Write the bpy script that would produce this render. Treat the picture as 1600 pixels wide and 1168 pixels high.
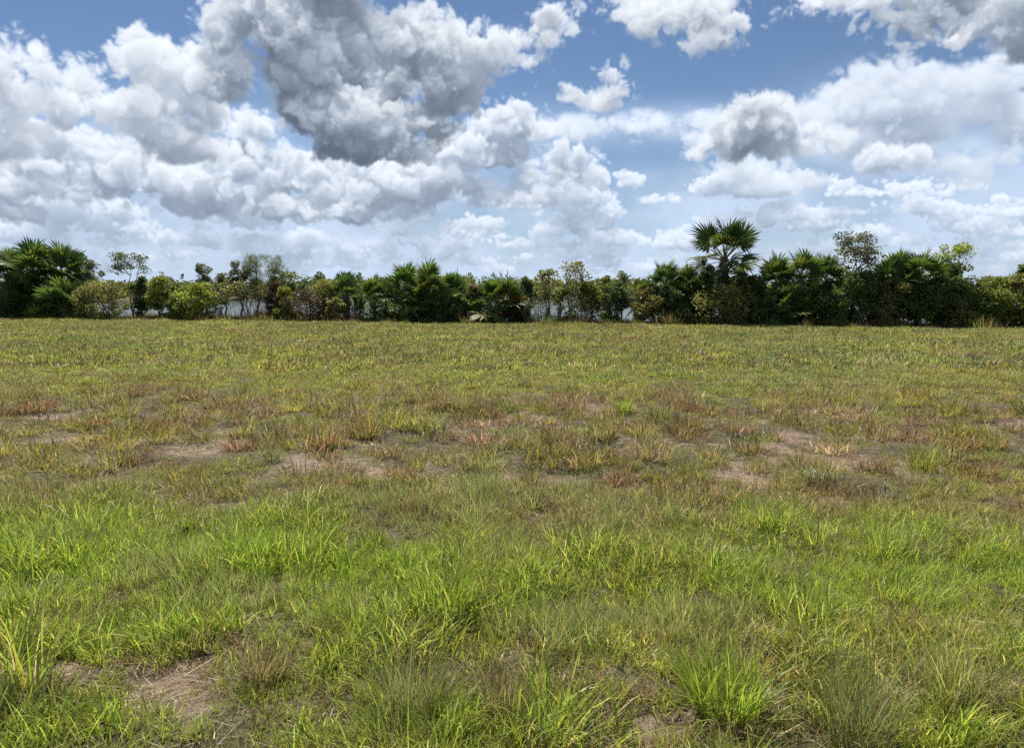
import bpy, math, random, os
import numpy as np
from mathutils import Vector, Matrix

# ------------------------------------------------------------------ scene reset
for o in list(bpy.data.objects):
    bpy.data.objects.remove(o)
SC = bpy.context.scene
COL = SC.collection
rad = math.radians

# ------------------------------------------------------------------ camera
CAM_H, PITCH, F_PX, CX, CY = 1.6, rad(6.37), 1155.0, 800.0, 584.0   # photo pixels (1600 x 1168)
cd = bpy.data.cameras.new('camera')
cd.sensor_fit = 'HORIZONTAL'
cd.sensor_width = 36.0
cd.lens = 36.0 * F_PX / 1600.0
cd.clip_start = 0.05
cd.clip_end = 6000.0
cam = bpy.data.objects.new('camera', cd)
COL.objects.link(cam)
cam.location = (0, 0, CAM_H)
cam.rotation_euler = (math.pi / 2 - PITCH, 0, 0)
SC.camera = cam


def pix_dir(px, py):
    """world direction of a point seen in the photograph"""
    x, y = (px - CX) / F_PX, (CY - py) / F_PX
    c, s = math.cos(PITCH), math.sin(PITCH)
    return Vector((x, c + y * s, -s + y * c)).normalized()


def pix_ground(px, py, z=0.0):
    d = pix_dir(px, py)
    t = (z - CAM_H) / d.z
    return d.x * t, d.y * t


def pix_azel(px, py):
    d = pix_dir(px, py)
    return math.atan2(d.x, d.y), math.asin(d.z)


# ------------------------------------------------------------------ light and exposure
SUN_EL, SUN_AZ = rad(57), rad(-16)          # ahead of the camera, a little to the left
SKY_STRENGTH = 0.054
CLOUD_GAIN = 0.74
SC.view_settings.view_transform = 'Standard'
SC.view_settings.look = 'None'
SC.view_settings.exposure = 0.60
SC.view_settings.gamma = 1.0
SC.view_settings.use_curve_mapping = False
SC.render.engine = 'CYCLES'
SC.cycles.max_bounces = 4
SC.cycles.diffuse_bounces = 2
SC.cycles.glossy_bounces = 2
SC.cycles.transmission_bounces = 3
SC.cycles.transparent_max_bounces = 4
SC.cycles.use_adaptive_sampling = True
SC.cycles.adaptive_threshold = 0.02
SC.cycles.use_denoising = False
SC.cycles.caustics_reflective = False
SC.cycles.caustics_refractive = False

sl = bpy.data.lights.new('sun', 'SUN')
sl.energy = 5.0
sl.angle = rad(0.6)
sl.color = (1.0, 0.95, 0.87)
so = bpy.data.objects.new('sun', sl)
COL.objects.link(so)
sun_dir = Vector((math.sin(SUN_AZ) * math.cos(SUN_EL), math.cos(SUN_AZ) * math.cos(SUN_EL), math.sin(SUN_EL)))
so.rotation_euler = sun_dir.to_track_quat('Z', 'Y').to_euler()
so.location = sun_dir * 50


class NT:
    """small helper to write node trees as expressions"""
    def __init__(self, tree):
        self.t = tree
        self.n = tree.nodes
        self.l = tree.links

    def put(self, sock, val):
        if isinstance(val, bpy.types.NodeSocket):
            self.l.new(val, sock)
        elif val is not None:
            sock.default_value = val

    def node(self, kind, **props):
        n = self.n.new(kind)
        for k, v in props.items():
            setattr(n, k, v)
        return n

    def math(self, op, a, b=None, c=None, clamp=False):
        n = self.node('ShaderNodeMath', operation=op, use_clamp=clamp)
        for i, v in enumerate((a, b, c)):
            self.put(n.inputs[i], v)
        return n.outputs[0]

    def vmath(self, op, a, b=None, c=None, scale=None):
        n = self.node('ShaderNodeVectorMath', operation=op)
        for i, v in enumerate((a, b, c)):
            if v is not None:
                self.put(n.inputs[i], v)
        if scale is not None:
            self.put(n.inputs['Scale'], scale)
        return n.outputs['Value'] if op in ('LENGTH', 'DOT_PRODUCT', 'DISTANCE') else n.outputs[0]

    def mix(self, f, a, b, blend='MIX', clampf=True):
        n = self.node('ShaderNodeMix', data_type='RGBA', blend_type=blend, clamp_factor=clampf)
        self.put(n.inputs[0], f)
        self.put(n.inputs[6], a)
        self.put(n.inputs[7], b)
        return n.outputs[2]

    def ramp(self, v, lo, hi, a=0.0, b=1.0, smooth=True):
        n = self.node('ShaderNodeMapRange', interpolation_type='SMOOTHSTEP' if smooth else 'LINEAR')
        for i, x in enumerate((v, lo, hi, a, b)):
            self.put(n.inputs[i], x)
        return n.outputs[0]

    def noise(self, vec, scale, detail=2.0, rough=0.5, dist=0.0, lac=2.0, color=False):
        n = self.node('ShaderNodeTexNoise', noise_dimensions='3D')
        self.put(n.inputs['Vector'], vec)
        self.put(n.inputs['Scale'], scale)
        self.put(n.inputs['Detail'], detail)
        self.put(n.inputs['Roughness'], rough)
        self.put(n.inputs['Lacunarity'], lac)
        self.put(n.inputs['Distortion'], dist)
        return n.outputs['Color' if color else 'Fac']

    def voro(self, vec, scale, detail=2.0, rough=0.5, feature='F1', smooth=0.4):
        n = self.node('ShaderNodeTexVoronoi', voronoi_dimensions='3D', feature=feature)
        self.put(n.inputs['Vector'], vec)
        self.put(n.inputs['Scale'], scale)
        self.put(n.inputs['Detail'], detail)
        self.put(n.inputs['Roughness'], rough)
        if feature == 'SMOOTH_F1':
            self.put(n.inputs['Smoothness'], smooth)
        return n.outputs['Distance']


# ---- sky: the physical sky with cumulus over it, everything at infinity
# ---- cumulus: density is built as a small 3-D volume in (depth, elevation, bearing), eroded with noise and lit by
# marching to the sun, so the clouds shade themselves; the result covers the whole dome at infinity
def band_cube(n=112, cells=8.0, seed=5):
    """periodic, isotropic band-limited noise, one bump about `cells` voxels wide"""
    g = np.random.default_rng(seed).standard_normal((n, n, n)).astype(np.float32)
    f = np.fft.rfftn(g)
    k = np.fft.fftfreq(n) * n
    kr = np.fft.rfftfreq(n) * n
    r = np.sqrt(k[:, None, None] ** 2 + k[None, :, None] ** 2 + kr[None, None, :] ** 2)
    k0 = n / cells
    f *= np.exp(-((r - k0) / (0.32 * k0)) ** 2)
    g = np.fft.irfftn(f, (n, n, n)).astype(np.float32)
    return g / (g.std() * 2.0)


CUBE = band_cube()
CELLS = 8.0


def lerp_axis(a, pos, axis):
    i = np.floor(pos).astype(np.int64)
    f = (pos - i).astype(np.float32)
    n = a.shape[axis]
    sh = [1] * a.ndim
    sh[axis] = len(pos)
    f = f.reshape(sh)
    lo = np.take(a, i % n, axis=axis)
    hi = np.take(a, (i + 1) % n, axis=axis)
    lo += (hi - lo) * f
    return lo


def grid_noise(shape, ext, wl, rng, wrap_u=False):
    """isotropic noise of about -1..1 on a regular grid; ext = size of the grid in radians, wl = wavelength"""
    a = CUBE if len(shape) == 3 else CUBE[int(rng.integers(0, CUBE.shape[0]))]
    if rng.integers(0, 2):
        a = np.swapaxes(a, 0, 1)
    for k, (n, e) in enumerate(zip(shape, ext)):
        w = wl[k] if hasattr(wl, '__len__') else wl
        span = e / w * CELLS
        if wrap_u and k == len(shape) - 1:
            per = a.shape[k]
            span = max(1, round(span / per)) * per
        a = lerp_axis(a, np.arange(n) / n * span + rng.uniform(0, 100), k)
    return a


def blur3(a, axis, wrap=False):
    b = a * 0.5
    lo = np.roll(a, 1, axis)
    hi = np.roll(a, -1, axis)
    return b + 0.25 * (lo + hi)


def march(rho, dz, dv, slope, k_sun=1.0):
    """rho[depth, elevation, bearing] -> opacity, sunlight and skylight reaching the eye; the sun stands high"""
    nz, nv_, nu_ = rho.shape
    tau = np.zeros((nz, nu_), np.float32)
    taus = np.zeros_like(rho)
    ds = dv * math.hypot(1, slope)
    for v in range(nv_ - 1, -1, -1):
        r = rho[:, v, :]
        taus[:, v, :] = tau + r * ds * 0.5
        tau = tau + r * ds
        tau = blur3(blur3(tau, 1), 1)
        if v % 2:
            tau = blur3(tau, 0)
        sft = slope * dv / dz             # light leans in depth as it comes down
        if sft > 0:
            tau[:-1] += (tau[1:] - tau[:-1]) * sft
        else:
            tau[1:] += (tau[:-1] - tau[1:]) * -sft
        tau *= np.where(r > 1.0, 0.994, 0.962)
    T = np.ones((nv_, nu_), np.float32)
    sun = np.zeros_like(T)
    amb = np.zeros_like(T)
    for z in range(nz):
        a = 1 - np.exp(-rho[z] * dz)
        t = taus[z] * k_sun
        s = 0.56 * np.exp(-0.26 * t) + 0.30 * np.exp(-0.06 * t) + 0.14 * np.exp(-0.015 * t)
        sun += T * a * s
        amb += T * a * (0.5 + 0.5 * np.exp(-0.08 * t))
        T = T * (1 - a)
    al = 1 - T
    k = np.maximum(al, 1e-4)
    return al, sun / k, amb / k


def cloud_volume(nu, nv, nz, u0, u1, v0, v1, zext, shapes, rng, amps, edge, sigma, wrap=False, flat=0.55, tail=0.016):
    """shapes: (bearing, elevation, half width, half height, depth) in radians"""
    us = u0 + (np.arange(nu) + 0.5) / nu * (u1 - u0)
    vs = v0 + (np.arange(nv) + 0.5) / nv * (v1 - v0)
    zs = (np.arange(nz) + 0.5) / nz * zext
    sd = np.full((nz, nv, nu), -0.04, np.float32)
    for (cu, cv, ru, rv, cz) in shapes:
        m = 1 + 0.04 / min(ru, rv)
        iu = np.where(np.abs(us - cu) < ru * m)[0]
        iv = np.where(np.abs(vs - cv) < rv * m)[0]
        rz = min(0.9 * math.sqrt(ru * rv), zext * 0.46)
        iz = np.where(np.abs(zs - cz) < rz * m)[0]
        if not (len(iu) and len(iv) and len(iz)):
            continue
        du = ((us[iu] - cu) / ru).astype(np.float32) ** 2
        dv_ = (vs[iv] - cv)
        dvn = np.where(dv_ < 0, dv_ / (rv * flat), dv_ / rv).astype(np.float32) ** 2
        dz_ = ((zs[iz] - cz) / rz).astype(np.float32) ** 2
        q = np.sqrt(dz_[:, None, None] + dvn[None, :, None] + du[None, None, :])
        s = (1 - q) * min(ru, rv)
        sl_ = (slice(iz[0], iz[-1] + 1), slice(iv[0], iv[-1] + 1), slice(iu[0], iu[-1] + 1))
        sd[sl_] = np.maximum(sd[sl_], s)
    ext = (zext, v1 - v0, u1 - u0)
    cap = sd + tail
    for wl, am, bil in amps:
        n = grid_noise((nz, nv, nu), ext, wl, rng, wrap)
        if bil:
            n = np.abs(n) * 2.0 - 0.7
        sd += am * n
    np.minimum(sd, cap, out=sd)
    return np.clip(sd / edge, 0, 1) * sigma


def fbm2(nv, nu, ext, wl, octv, rng, rough=0.55, wrap=False, aniso=1.0):
    out = np.zeros((nv, nu), np.float32)
    a, tot = 1.0, 0.0
    for _ in range(octv):
        out += a * grid_noise((nv, nu), ext, (wl / aniso, wl), rng, wrap)
        tot += a
        a *= rough
        wl *= 0.5
    return out / tot


def sstep(x, a, b):
    t = np.clip((x - a) / (b - a), 0, 1)
    return t * t * (3 - 2 * t)


def over(dst, al, colr):
    """lay colour over premultiplied rgba"""
    a = al[..., None]
    dst[..., :3] = dst[..., :3] * (1 - a) + colr * a
    dst[..., 3] = dst[..., 3] * (1 - al) + al


NEAR_AMPS = [(0.12, 0.011, False), (0.055, 0.010, True), (0.028, 0.0068, True), (0.014, 0.0042, True), (0.007, 0.0024, True), (0.0035, 0.0010, False)]
SUN_C = np.array((0.965, 0.985, 1.01), np.float32)
SKY_C = np.array((0.215, 0.268, 0.350), np.float32)
AIR_C = np.array((0.46, 0.565, 0.725), np.float32)


def shade(sun, amb, ks=0.78, ka=0.66):
    deep = sstep(sun, 0.75, 0.15)[..., None]        # light that has wandered through a lot of cloud and air comes out bluer
    return (sun[..., None] * SUN_C * ks + amb[..., None] * SKY_C * ka) * (1 + deep * np.array((-0.11, -0.025, 0.08), np.float32))


def torn(al, c, amp, rng):
    """pull the cloud about by fine turbulence so that its edges tear"""
    nv_, nu_ = al.shape
    ext = (0.46, 1.48)
    du = fbm2(nv_, nu_, ext, 0.05, 5, rng, 0.62) * amp / ext[1] * nu_ * 2.0
    dv_ = fbm2(nv_, nu_, ext, 0.05, 5, rng, 0.62) * amp / ext[0] * nv_ * 2.0
    y = np.clip(np.arange(nv_)[:, None] + dv_, 0, nv_ - 1.001)
    x = np.clip(np.arange(nu_)[None, :] + du, 0, nu_ - 1.001)
    iy, ix = y.astype(np.int32), x.astype(np.int32)
    fy, fx = (y - iy)[..., None], (x - ix)[..., None]
    q = np.concatenate((c * al[..., None], al[..., None]), -1)
    q = (q[iy, ix] * (1 - fx) + q[iy, ix + 1] * fx) * (1 - fy) + (q[iy + 1, ix] * (1 - fx) + q[iy + 1, ix + 1] * fx) * fy
    a = q[..., 3]
    return a.astype(np.float32), (q[..., :3] / np.maximum(a, 1e-4)[..., None]).astype(np.float32)


def px_shape(x, y, rx, ry, zc, zext):
    cu, cv = pix_azel(x, y)
    u1_, _ = pix_azel(x + rx, y)
    _, v1_ = pix_azel(x, y - ry)
    return (cu, cv, abs(u1_ - cu), abs(v1_ - cv), zc * zext)


def build_clouds():
    rng = np.random.default_rng(11)
    U0, U1, V0, V1 = -0.74, 0.74, -0.01, 0.45
    nu, nv = 1312, 408
    ext2 = (V1 - V0, U1 - U0)
    img = np.zeros((nv, nu, 4), np.float32)
    vs = (V0 + (np.arange(nv) + 0.5) / nv * (V1 - V0)).astype(np.float32)[:, None]
    us = (U0 + (np.arange(nu) + 0.5) / nu * (U1 - U0)).astype(np.float32)[None, :]
    slope = -0.2
    # thin high veil, thicker to the lower right and low down
    n = fbm2(nv, nu, ext2, 0.30, 6, rng, 0.55, aniso=2.2)
    def soft(lst, pw=1.0):
        m = np.zeros((nv, nu), np.float32)
        for (x, y, rx, ry, a) in lst:
            cu, cv, ru, rv, _ = px_shape(x, y, rx, ry, 0, 1)
            m = np.maximum(m, a * np.exp(-((us - cu) / ru) ** 2 - ((vs - cv) / rv) ** 2))
        return m
    veil = soft([(1000, 205, 190, 30, .85), (1200, 300, 260, 60, .55), (1420, 215, 200, 80, .8), (1500, 320, 200, 70, .6),
                 (150, 290, 300, 90, .75), (600, 330, 300, 70, .75), (850, 240, 110, 60, .45), (330, 190, 120, 50, .4), (1330, 190, 90, 50, .6)])
    val = np.clip(veil * (1.0 + 1.3 * n), 0, 0.9) + sstep(vs, 0.24, 0.02) * 0.50 * (1 + 0.8 * n) + sstep(vs, 0.09, 0.01) * 0.45
    vcol = AIR_C * (1.08 + 0.35 * n[..., None] * 0.8)
    over(img, np.clip(val, 0, 0.95), vcol)
    # far rows of small cumulus
    sh = []
    zx = 0.05
    for row, (y0, cnt, s) in enumerate([(418, 60, 0.55), (400, 54, .7), (380, 46, .9), (352, 30, 1.1), (325, 18, 1.3), (295, 9, 1.4)]):
        for _ in range(cnt):
            x = rng.uniform(-150, 1750)
            y = y0 + rng.normal(0, 7 * s)
            w = rng.uniform(10, 32) * s * 1.4
            h = w * rng.uniform(0.22, 0.55)
            sh.append(px_shape(x, y, w, h, rng.uniform(0.3, 0.7), zx))
            for _ in range(3):
                sh.append(px_shape(x + rng.normal(0, w * .9), y + rng.normal(2, h * .3), w * rng.uniform(.35, .8), h * rng.uniform(.4, .9), rng.uniform(0.3, 0.7), zx))
    for (x, y, w, h) in [(1225, 335, 40, 26), (1290, 350, 60, 20), (1170, 345, 40, 20), (930, 335, 38, 24), (880, 355, 50, 18), (1030, 312, 26, 8), (985, 285, 24, 14),
                         (960, 365, 50, 20), (1320, 300, 22, 14), (1570, 315, 22, 10), (1500, 350, 60, 22), (130, 345, 40, 20), (60, 360, 50, 20), (400, 385, 60, 20), (620, 355, 40, 18)]:
        for _ in range(4):
            sh.append(px_shape(x + rng.normal(0, w * .5), y + rng.normal(0, h * .3), w * rng.uniform(.4, .8), h * rng.uniform(.5, .9), rng.uniform(.3, .7), zx))
    rho = cloud_volume(nu, nv, 14, U0, U1, V0, V1, zx, sh, rng,
                       [(0.03, 0.004, False), (0.015, 0.003, True), (0.008, 0.0018, True), (0.004, 0.0008, False)], 0.007, 480.0)
    al, s, a = march(rho, zx / 14, (V1 - V0) / nv, slope, 2.0)
    c = shade(s, a, 0.95, 0.75)
    hz = (0.40 - 0.9 * np.clip(vs, 0, 0.3))[..., None]
    c = c * (1 - hz) + hz * AIR_C * 1.18
    over(img, al * 0.85, c)
    # middle clouds: softer, partly hazed
    zx = 0.15
    right = [(1390, 160, 110, 62), (1300, 185, 70, 50), (1480, 130, 80, 42), (1560, 125, 80, 40), (1345, 225, 120, 45), (1450, 205, 70, 50), (1520, 180, 60, 40), (1185, 265, 75, 30), (1230, 285, 60, 22),
             (1565, 250, 40, 26), (1530, 275, 30, 18), (1450, 255, 60, 24), (1075, 215, 50, 16), (1290, 150, 30, 20), (1590, 200, 50, 50), (980, 200, 110, 12), (900, 205, 80, 14)]
    sh = [px_shape(x, y, w, h, rng.uniform(.4, .6), zx) for (x, y, w, h) in right]
    rho = cloud_volume(nu, nv, 30, U0, U1, V0, V1, zx, sh, rng,
                       [(0.09, 0.011, False), (0.045, 0.008, True), (0.022, 0.005, True), (0.011, 0.0028, True), (0.0055, 0.0012, False)], 0.034, 240.0)
    al, s, a = march(rho, zx / 30, (V1 - V0) / nv, slope, 2.2)
    c = shade(s, a, 0.84, 0.80) * 0.74 + 0.26 * AIR_C * 1.1
    over(img, al * 0.93, c)
    mids = [(1400, 252, 40, 28), (90, 255, 110, 55), (30, 290, 70, 40), (200, 270, 120, 45), (130, 300, 50, 40), (290, 290, 110, 40), (420, 275, 120, 45),
            (390, 210, 42, 38), (560, 290, 120, 42), (540, 305, 60, 28), (640, 300, 70, 32), (690, 280, 50, 34), (735, 290, 45, 26), (765, 205, 45, 40), (810, 195, 40, 30), (760, 245, 60, 34), (720, 240, 60, 30),
            (885, 262, 42, 30), (860, 280, 45, 20), (915, 280, 32, 22), (870, 250, 22, 14), (480, 330, 130, 24), (350, 320, 90, 26), (600, 325, 60, 20), (20, 330, 50, 26), (780, 310, 60, 18), (830, 305, 40, 14)]
    sh = [px_shape(x, y, w, h, rng.uniform(.4, .6), zx) for (x, y, w, h) in mids]
    rho = cloud_volume(nu, nv, 30, U0, U1, V0, V1, zx, sh, rng,
                       [(0.09, 0.010, False), (0.045, 0.009, True), (0.022, 0.0055, True), (0.011, 0.003, True), (0.0055, 0.0012, False)], 0.020, 360.0)
    al, s, a = march(rho, zx / 30, (V1 - V0) / nv, slope, 2.8)
    al, c = torn(al, shade(s, a, 0.86, 0.78), 0.0036, rng)
    hz = (0.20 - 0.4 * np.clip(vs, 0, 0.4))[..., None]
    c = c * (1 - hz) + hz * AIR_C * 1.1
    over(img, al * 0.95, c)
    # tall white cumulus to the left
    zx = 0.20
    left = [(212, 82, 44, 34), (250, 92, 36, 30), (200, 115, 38, 30), (245, 128, 50, 36), (305, 118, 34, 40), (300, 160, 50, 40), (210, 165, 60, 36), (325, 190, 26, 36),
            (78, 118, 36, 28), (25, 92, 45, 34), (138, 130, 36, 28), (90, 160, 60, 36), (150, 165, 40, 30), (0, 130, 50, 50), (20, 205, 40, 38), (-40, 180, 60, 80), (60, 140, 34, 26),
            (265, 205, 85, 34), (205, 200, 50, 24), (300, 228, 60, 20)]
    sh = [px_shape(x, y, w, h, rng.uniform(.40, .60), zx) for (x, y, w, h) in left]
    rho = cloud_volume(nu, nv, 36, U0, U1, V0, V1, zx, sh, rng, NEAR_AMPS, 0.021, 300.0, flat=0.75)
    al, s, a = march(rho, zx / 36, (V1 - V0) / nv, slope, 1.6)
    al, c = torn(al, shade(s, a, 0.84, 0.68), 0.0036, rng)
    over(img, al, c * 0.9 + 0.1 * AIR_C)
    # near clouds, with unseen masses added above the picture to shade the central one
    zx = 0.24
    near = [(350, 40, 42, 46), (362, 95, 38, 46), (345, 130, 34, 28), (410, 20, 50, 36), (470, 40, 80, 66), (500, 110, 85, 76), (475, 170, 50, 55), (555, 190, 105, 66), (585, 230, 85, 36), (640, 60, 75, 50),
            (700, 72, 66, 46), (760, 85, 55, 26), (815, 95, 36, 15), (690, 128, 58, 46), (650, 190, 75, 38), (700, 165, 45, 34), (620, 100, 70, 50), (600, 130, 60, 50), (680, 178, 42, 28), (540, 30, 70, 50), (722, 120, 24, 34),
            (460, -60, 90, 60), (540, -50, 90, 60), (490, -120, 130, 70), (440, 40, 60, 60),
            (950, 118, 20, 20), (960, 143, 26, 15), (915, 155, 36, 10), (865, 148, 22, 9), (862, 30, 28, 20), (890, 48, 24, 9),
            (985, 6, 44, 20), (1050, 25, 60, 30), (1110, 40, 58, 34), (1100, 65, 40, 18), (1150, 50, 26, 22), (1030, 20, 50, 20), (1340, 0, 70, 13), (1450, 25, 80, 30), (1540, 35, 80, 40), (1610, 50, 70, 44), (1490, 58, 60, 20),
            (1540, -40, 120, 40), (1640, -20, 80, 60),
            (1175, 192, 52, 34), (1215, 208, 45, 26), (1145, 212, 42, 20), (1185, 228, 68, 14), (740, 60, 70, 14)]
    sh = [px_shape(x, y, w, h, rng.uniform(.42, .58), zx) for (x, y, w, h) in near]
    rho = cloud_volume(nu, nv, 44, U0, U1, V0, V1, zx, sh, rng, NEAR_AMPS, 0.021, 300.0, flat=0.75)
    al, s, a = march(rho, zx / 44, (V1 - V0) / nv, slope, 3.0)
    al, c = torn(al, shade(s, a, 0.80, 0.70), 0.0042, rng)
    over(img, al, c)
    # the same weather goes on round the rest of the dome, at a lower resolution
    zx, n2u, n2v = 0.5, 1024, 256
    sh = []
    for _ in range(46):
        cu, cv = rng.uniform(-math.pi, math.pi), rng.uniform(0.05, 1.3)
        k = 0.6 + 0.8 * cv
        for _ in range(5):
            sh.append((cu + rng.normal(0, .14) * k / max(.35, math.cos(cv)), cv + rng.normal(0, .05) * k, rng.uniform(.06, .16) * k / max(.35, math.cos(cv)), rng.uniform(.04, .09) * k, rng.uniform(.4, .6) * zx))
    rho = cloud_volume(n2u, n2v, 14, -math.pi, math.pi, 0.0, math.pi / 2, zx, sh, rng,
                       [(0.2, 0.02, False), (0.1, 0.02, True), (0.05, 0.012, True), (0.025, 0.006, True)], 0.03, 160.0, wrap=True)
    al, s, a = march(rho, zx / 14, math.pi / 2 / n2v, slope, 1.5)
    dome = np.zeros((n2v, n2u, 4), np.float32)
    vd = ((np.arange(n2v) + 0.5) / n2v * math.pi / 2).astype(np.float32)[:, None]
    over(dome, np.broadcast_to(sstep(vd, 0.25, 0.0) * 0.5, (n2v, n2u)), AIR_C * np.ones((n2v, n2u, 1), np.float32))
    over(dome, al, shade(s, a))
    return img, (U0, U1, V0, V1), dome


def cloud_image(name, arr):
    h, w, _ = arr.shape
    im = bpy.data.images.new(name, w, h, alpha=True, float_buffer=True)
    im.colorspace_settings.name = 'Non-Color'
    im.alpha_mode = 'CHANNEL_PACKED'
    im.pixels.foreach_set(np.ascontiguousarray(arr, np.float32).ravel())
    im.update()
    return im


world = bpy.data.worlds.new('World')
SC.world = world
world.use_nodes = True
world.cycles.sampling_method = 'MANUAL'
world.cycles.sample_map_resolution = 512
W = NT(world.node_tree)
W.n.clear()
sky = W.node('ShaderNodeTexSky', sky_type='NISHITA')
sky.sun_disc = False
sky.sun_elevation = SUN_EL
sky.sun_rotation = SUN_AZ
sky.altitude = 0
sky.air_density = 0.85
sky.dust_density = 0.0
sky.ozone_density = 4.0
DIR = W.node('ShaderNodeTexCoord').outputs['Generated']
sep = W.node('ShaderNodeSeparateXYZ')
W.put(sep.inputs[0], DIR)
U = W.math('ARCTAN2', sep.outputs[0], sep.outputs[1])
V = W.math('ARCSINE', sep.outputs[2])
c_img, (U0, U1, V0, V1), c_dome = build_clouds()


def sky_layer(img, u0, u1, v0, v1):
    cb = W.node('ShaderNodeCombineXYZ')
    W.put(cb.inputs[0], W.ramp(U, u0, u1, smooth=False))
    W.put(cb.inputs[1], W.ramp(V, v0, v1, smooth=False))
    t = W.node('ShaderNodeTexImage', extension='EXTEND', interpolation='Cubic')
    t.image = img
    W.put(t.inputs[0], cb.outputs[0])
    return t.outputs['Color'], t.outputs['Alpha']


fc, fa = sky_layer(cloud_image('clouds_ahead', c_img), U0, U1, V0, V1)
dc, da = sky_layer(cloud_image('clouds_round', c_dome), -math.pi, math.pi, 0.0, math.pi / 2)
fade = W.math('MAXIMUM', W.ramp(W.math('ABSOLUTE', U), 0.64, 0.73), W.ramp(V, 0.385, 0.44))
cc = W.mix(fade, fc, dc)
ca = W.math('ADD', W.math('MULTIPLY', fa, W.math('SUBTRACT', 1.0, fade)), W.math('MULTIPLY', da, fade))
inv_a = W.math('SUBTRACT', 1.0, ca, clamp=True)
col = W.vmath('ADD', W.vmath('SCALE', sky.outputs[0], scale=inv_a), W.vmath('SCALE', cc, scale=CLOUD_GAIN / SKY_STRENGTH))
bg = W.node('ShaderNodeBackground')
W.put(bg.inputs[0], col)
bg.inputs[1].default_value = SKY_STRENGTH
wo = W.node('ShaderNodeOutputWorld')
W.l.new(bg.outputs[0], wo.inputs[0])

# ================================================================== helpers
def tag(o, label=None, cat=None, group=None, kind=None):
    if label:
        o['label'] = label
    if cat:
        o['category'] = cat
    if group:
        o['group'] = group
    if kind:
        o['kind'] = kind
    return o


def lattice(ix, iy, seed):
    h = (ix.astype(np.int64) * 374761393 + iy.astype(np.int64) * 668265263 + seed * 974634777) & 0xFFFFFFFF
    h = ((h ^ (h >> 13)) * 1274126177) & 0xFFFFFFFF
    return ((h ^ (h >> 16)) & 0xFFFF).astype(np.float64) / 65535.0


def vnoise(x, y, seed=0):
    x, y = np.asarray(x, float), np.asarray(y, float)
    ix, iy = np.floor(x), np.floor(y)
    fx, fy = x - ix, y - iy
    fx, fy = fx * fx * (3 - 2 * fx), fy * fy * (3 - 2 * fy)
    a, b = lattice(ix, iy, seed), lattice(ix + 1, iy, seed)
    c, d = lattice(ix, iy + 1, seed), lattice(ix + 1, iy + 1, seed)
    return (a + (b - a) * fx) * (1 - fy) + (c + (d - c) * fx) * fy


def fbm(x, y, wl, octv=4, seed=0, rough=0.55):
    """0..1"""
    out, a, tot = 0.0, 1.0, 0.0
    ca, sa = math.cos(0.6), math.sin(0.6)
    for k in range(octv):
        x, y = x * ca - y * sa, x * sa + y * ca
        out = out + a * vnoise(x / wl + 17.3 * k, y / wl - 9.1 * k, seed + k)
        tot += a
        a *= rough
        wl *= 0.5
    return out / tot


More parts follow.
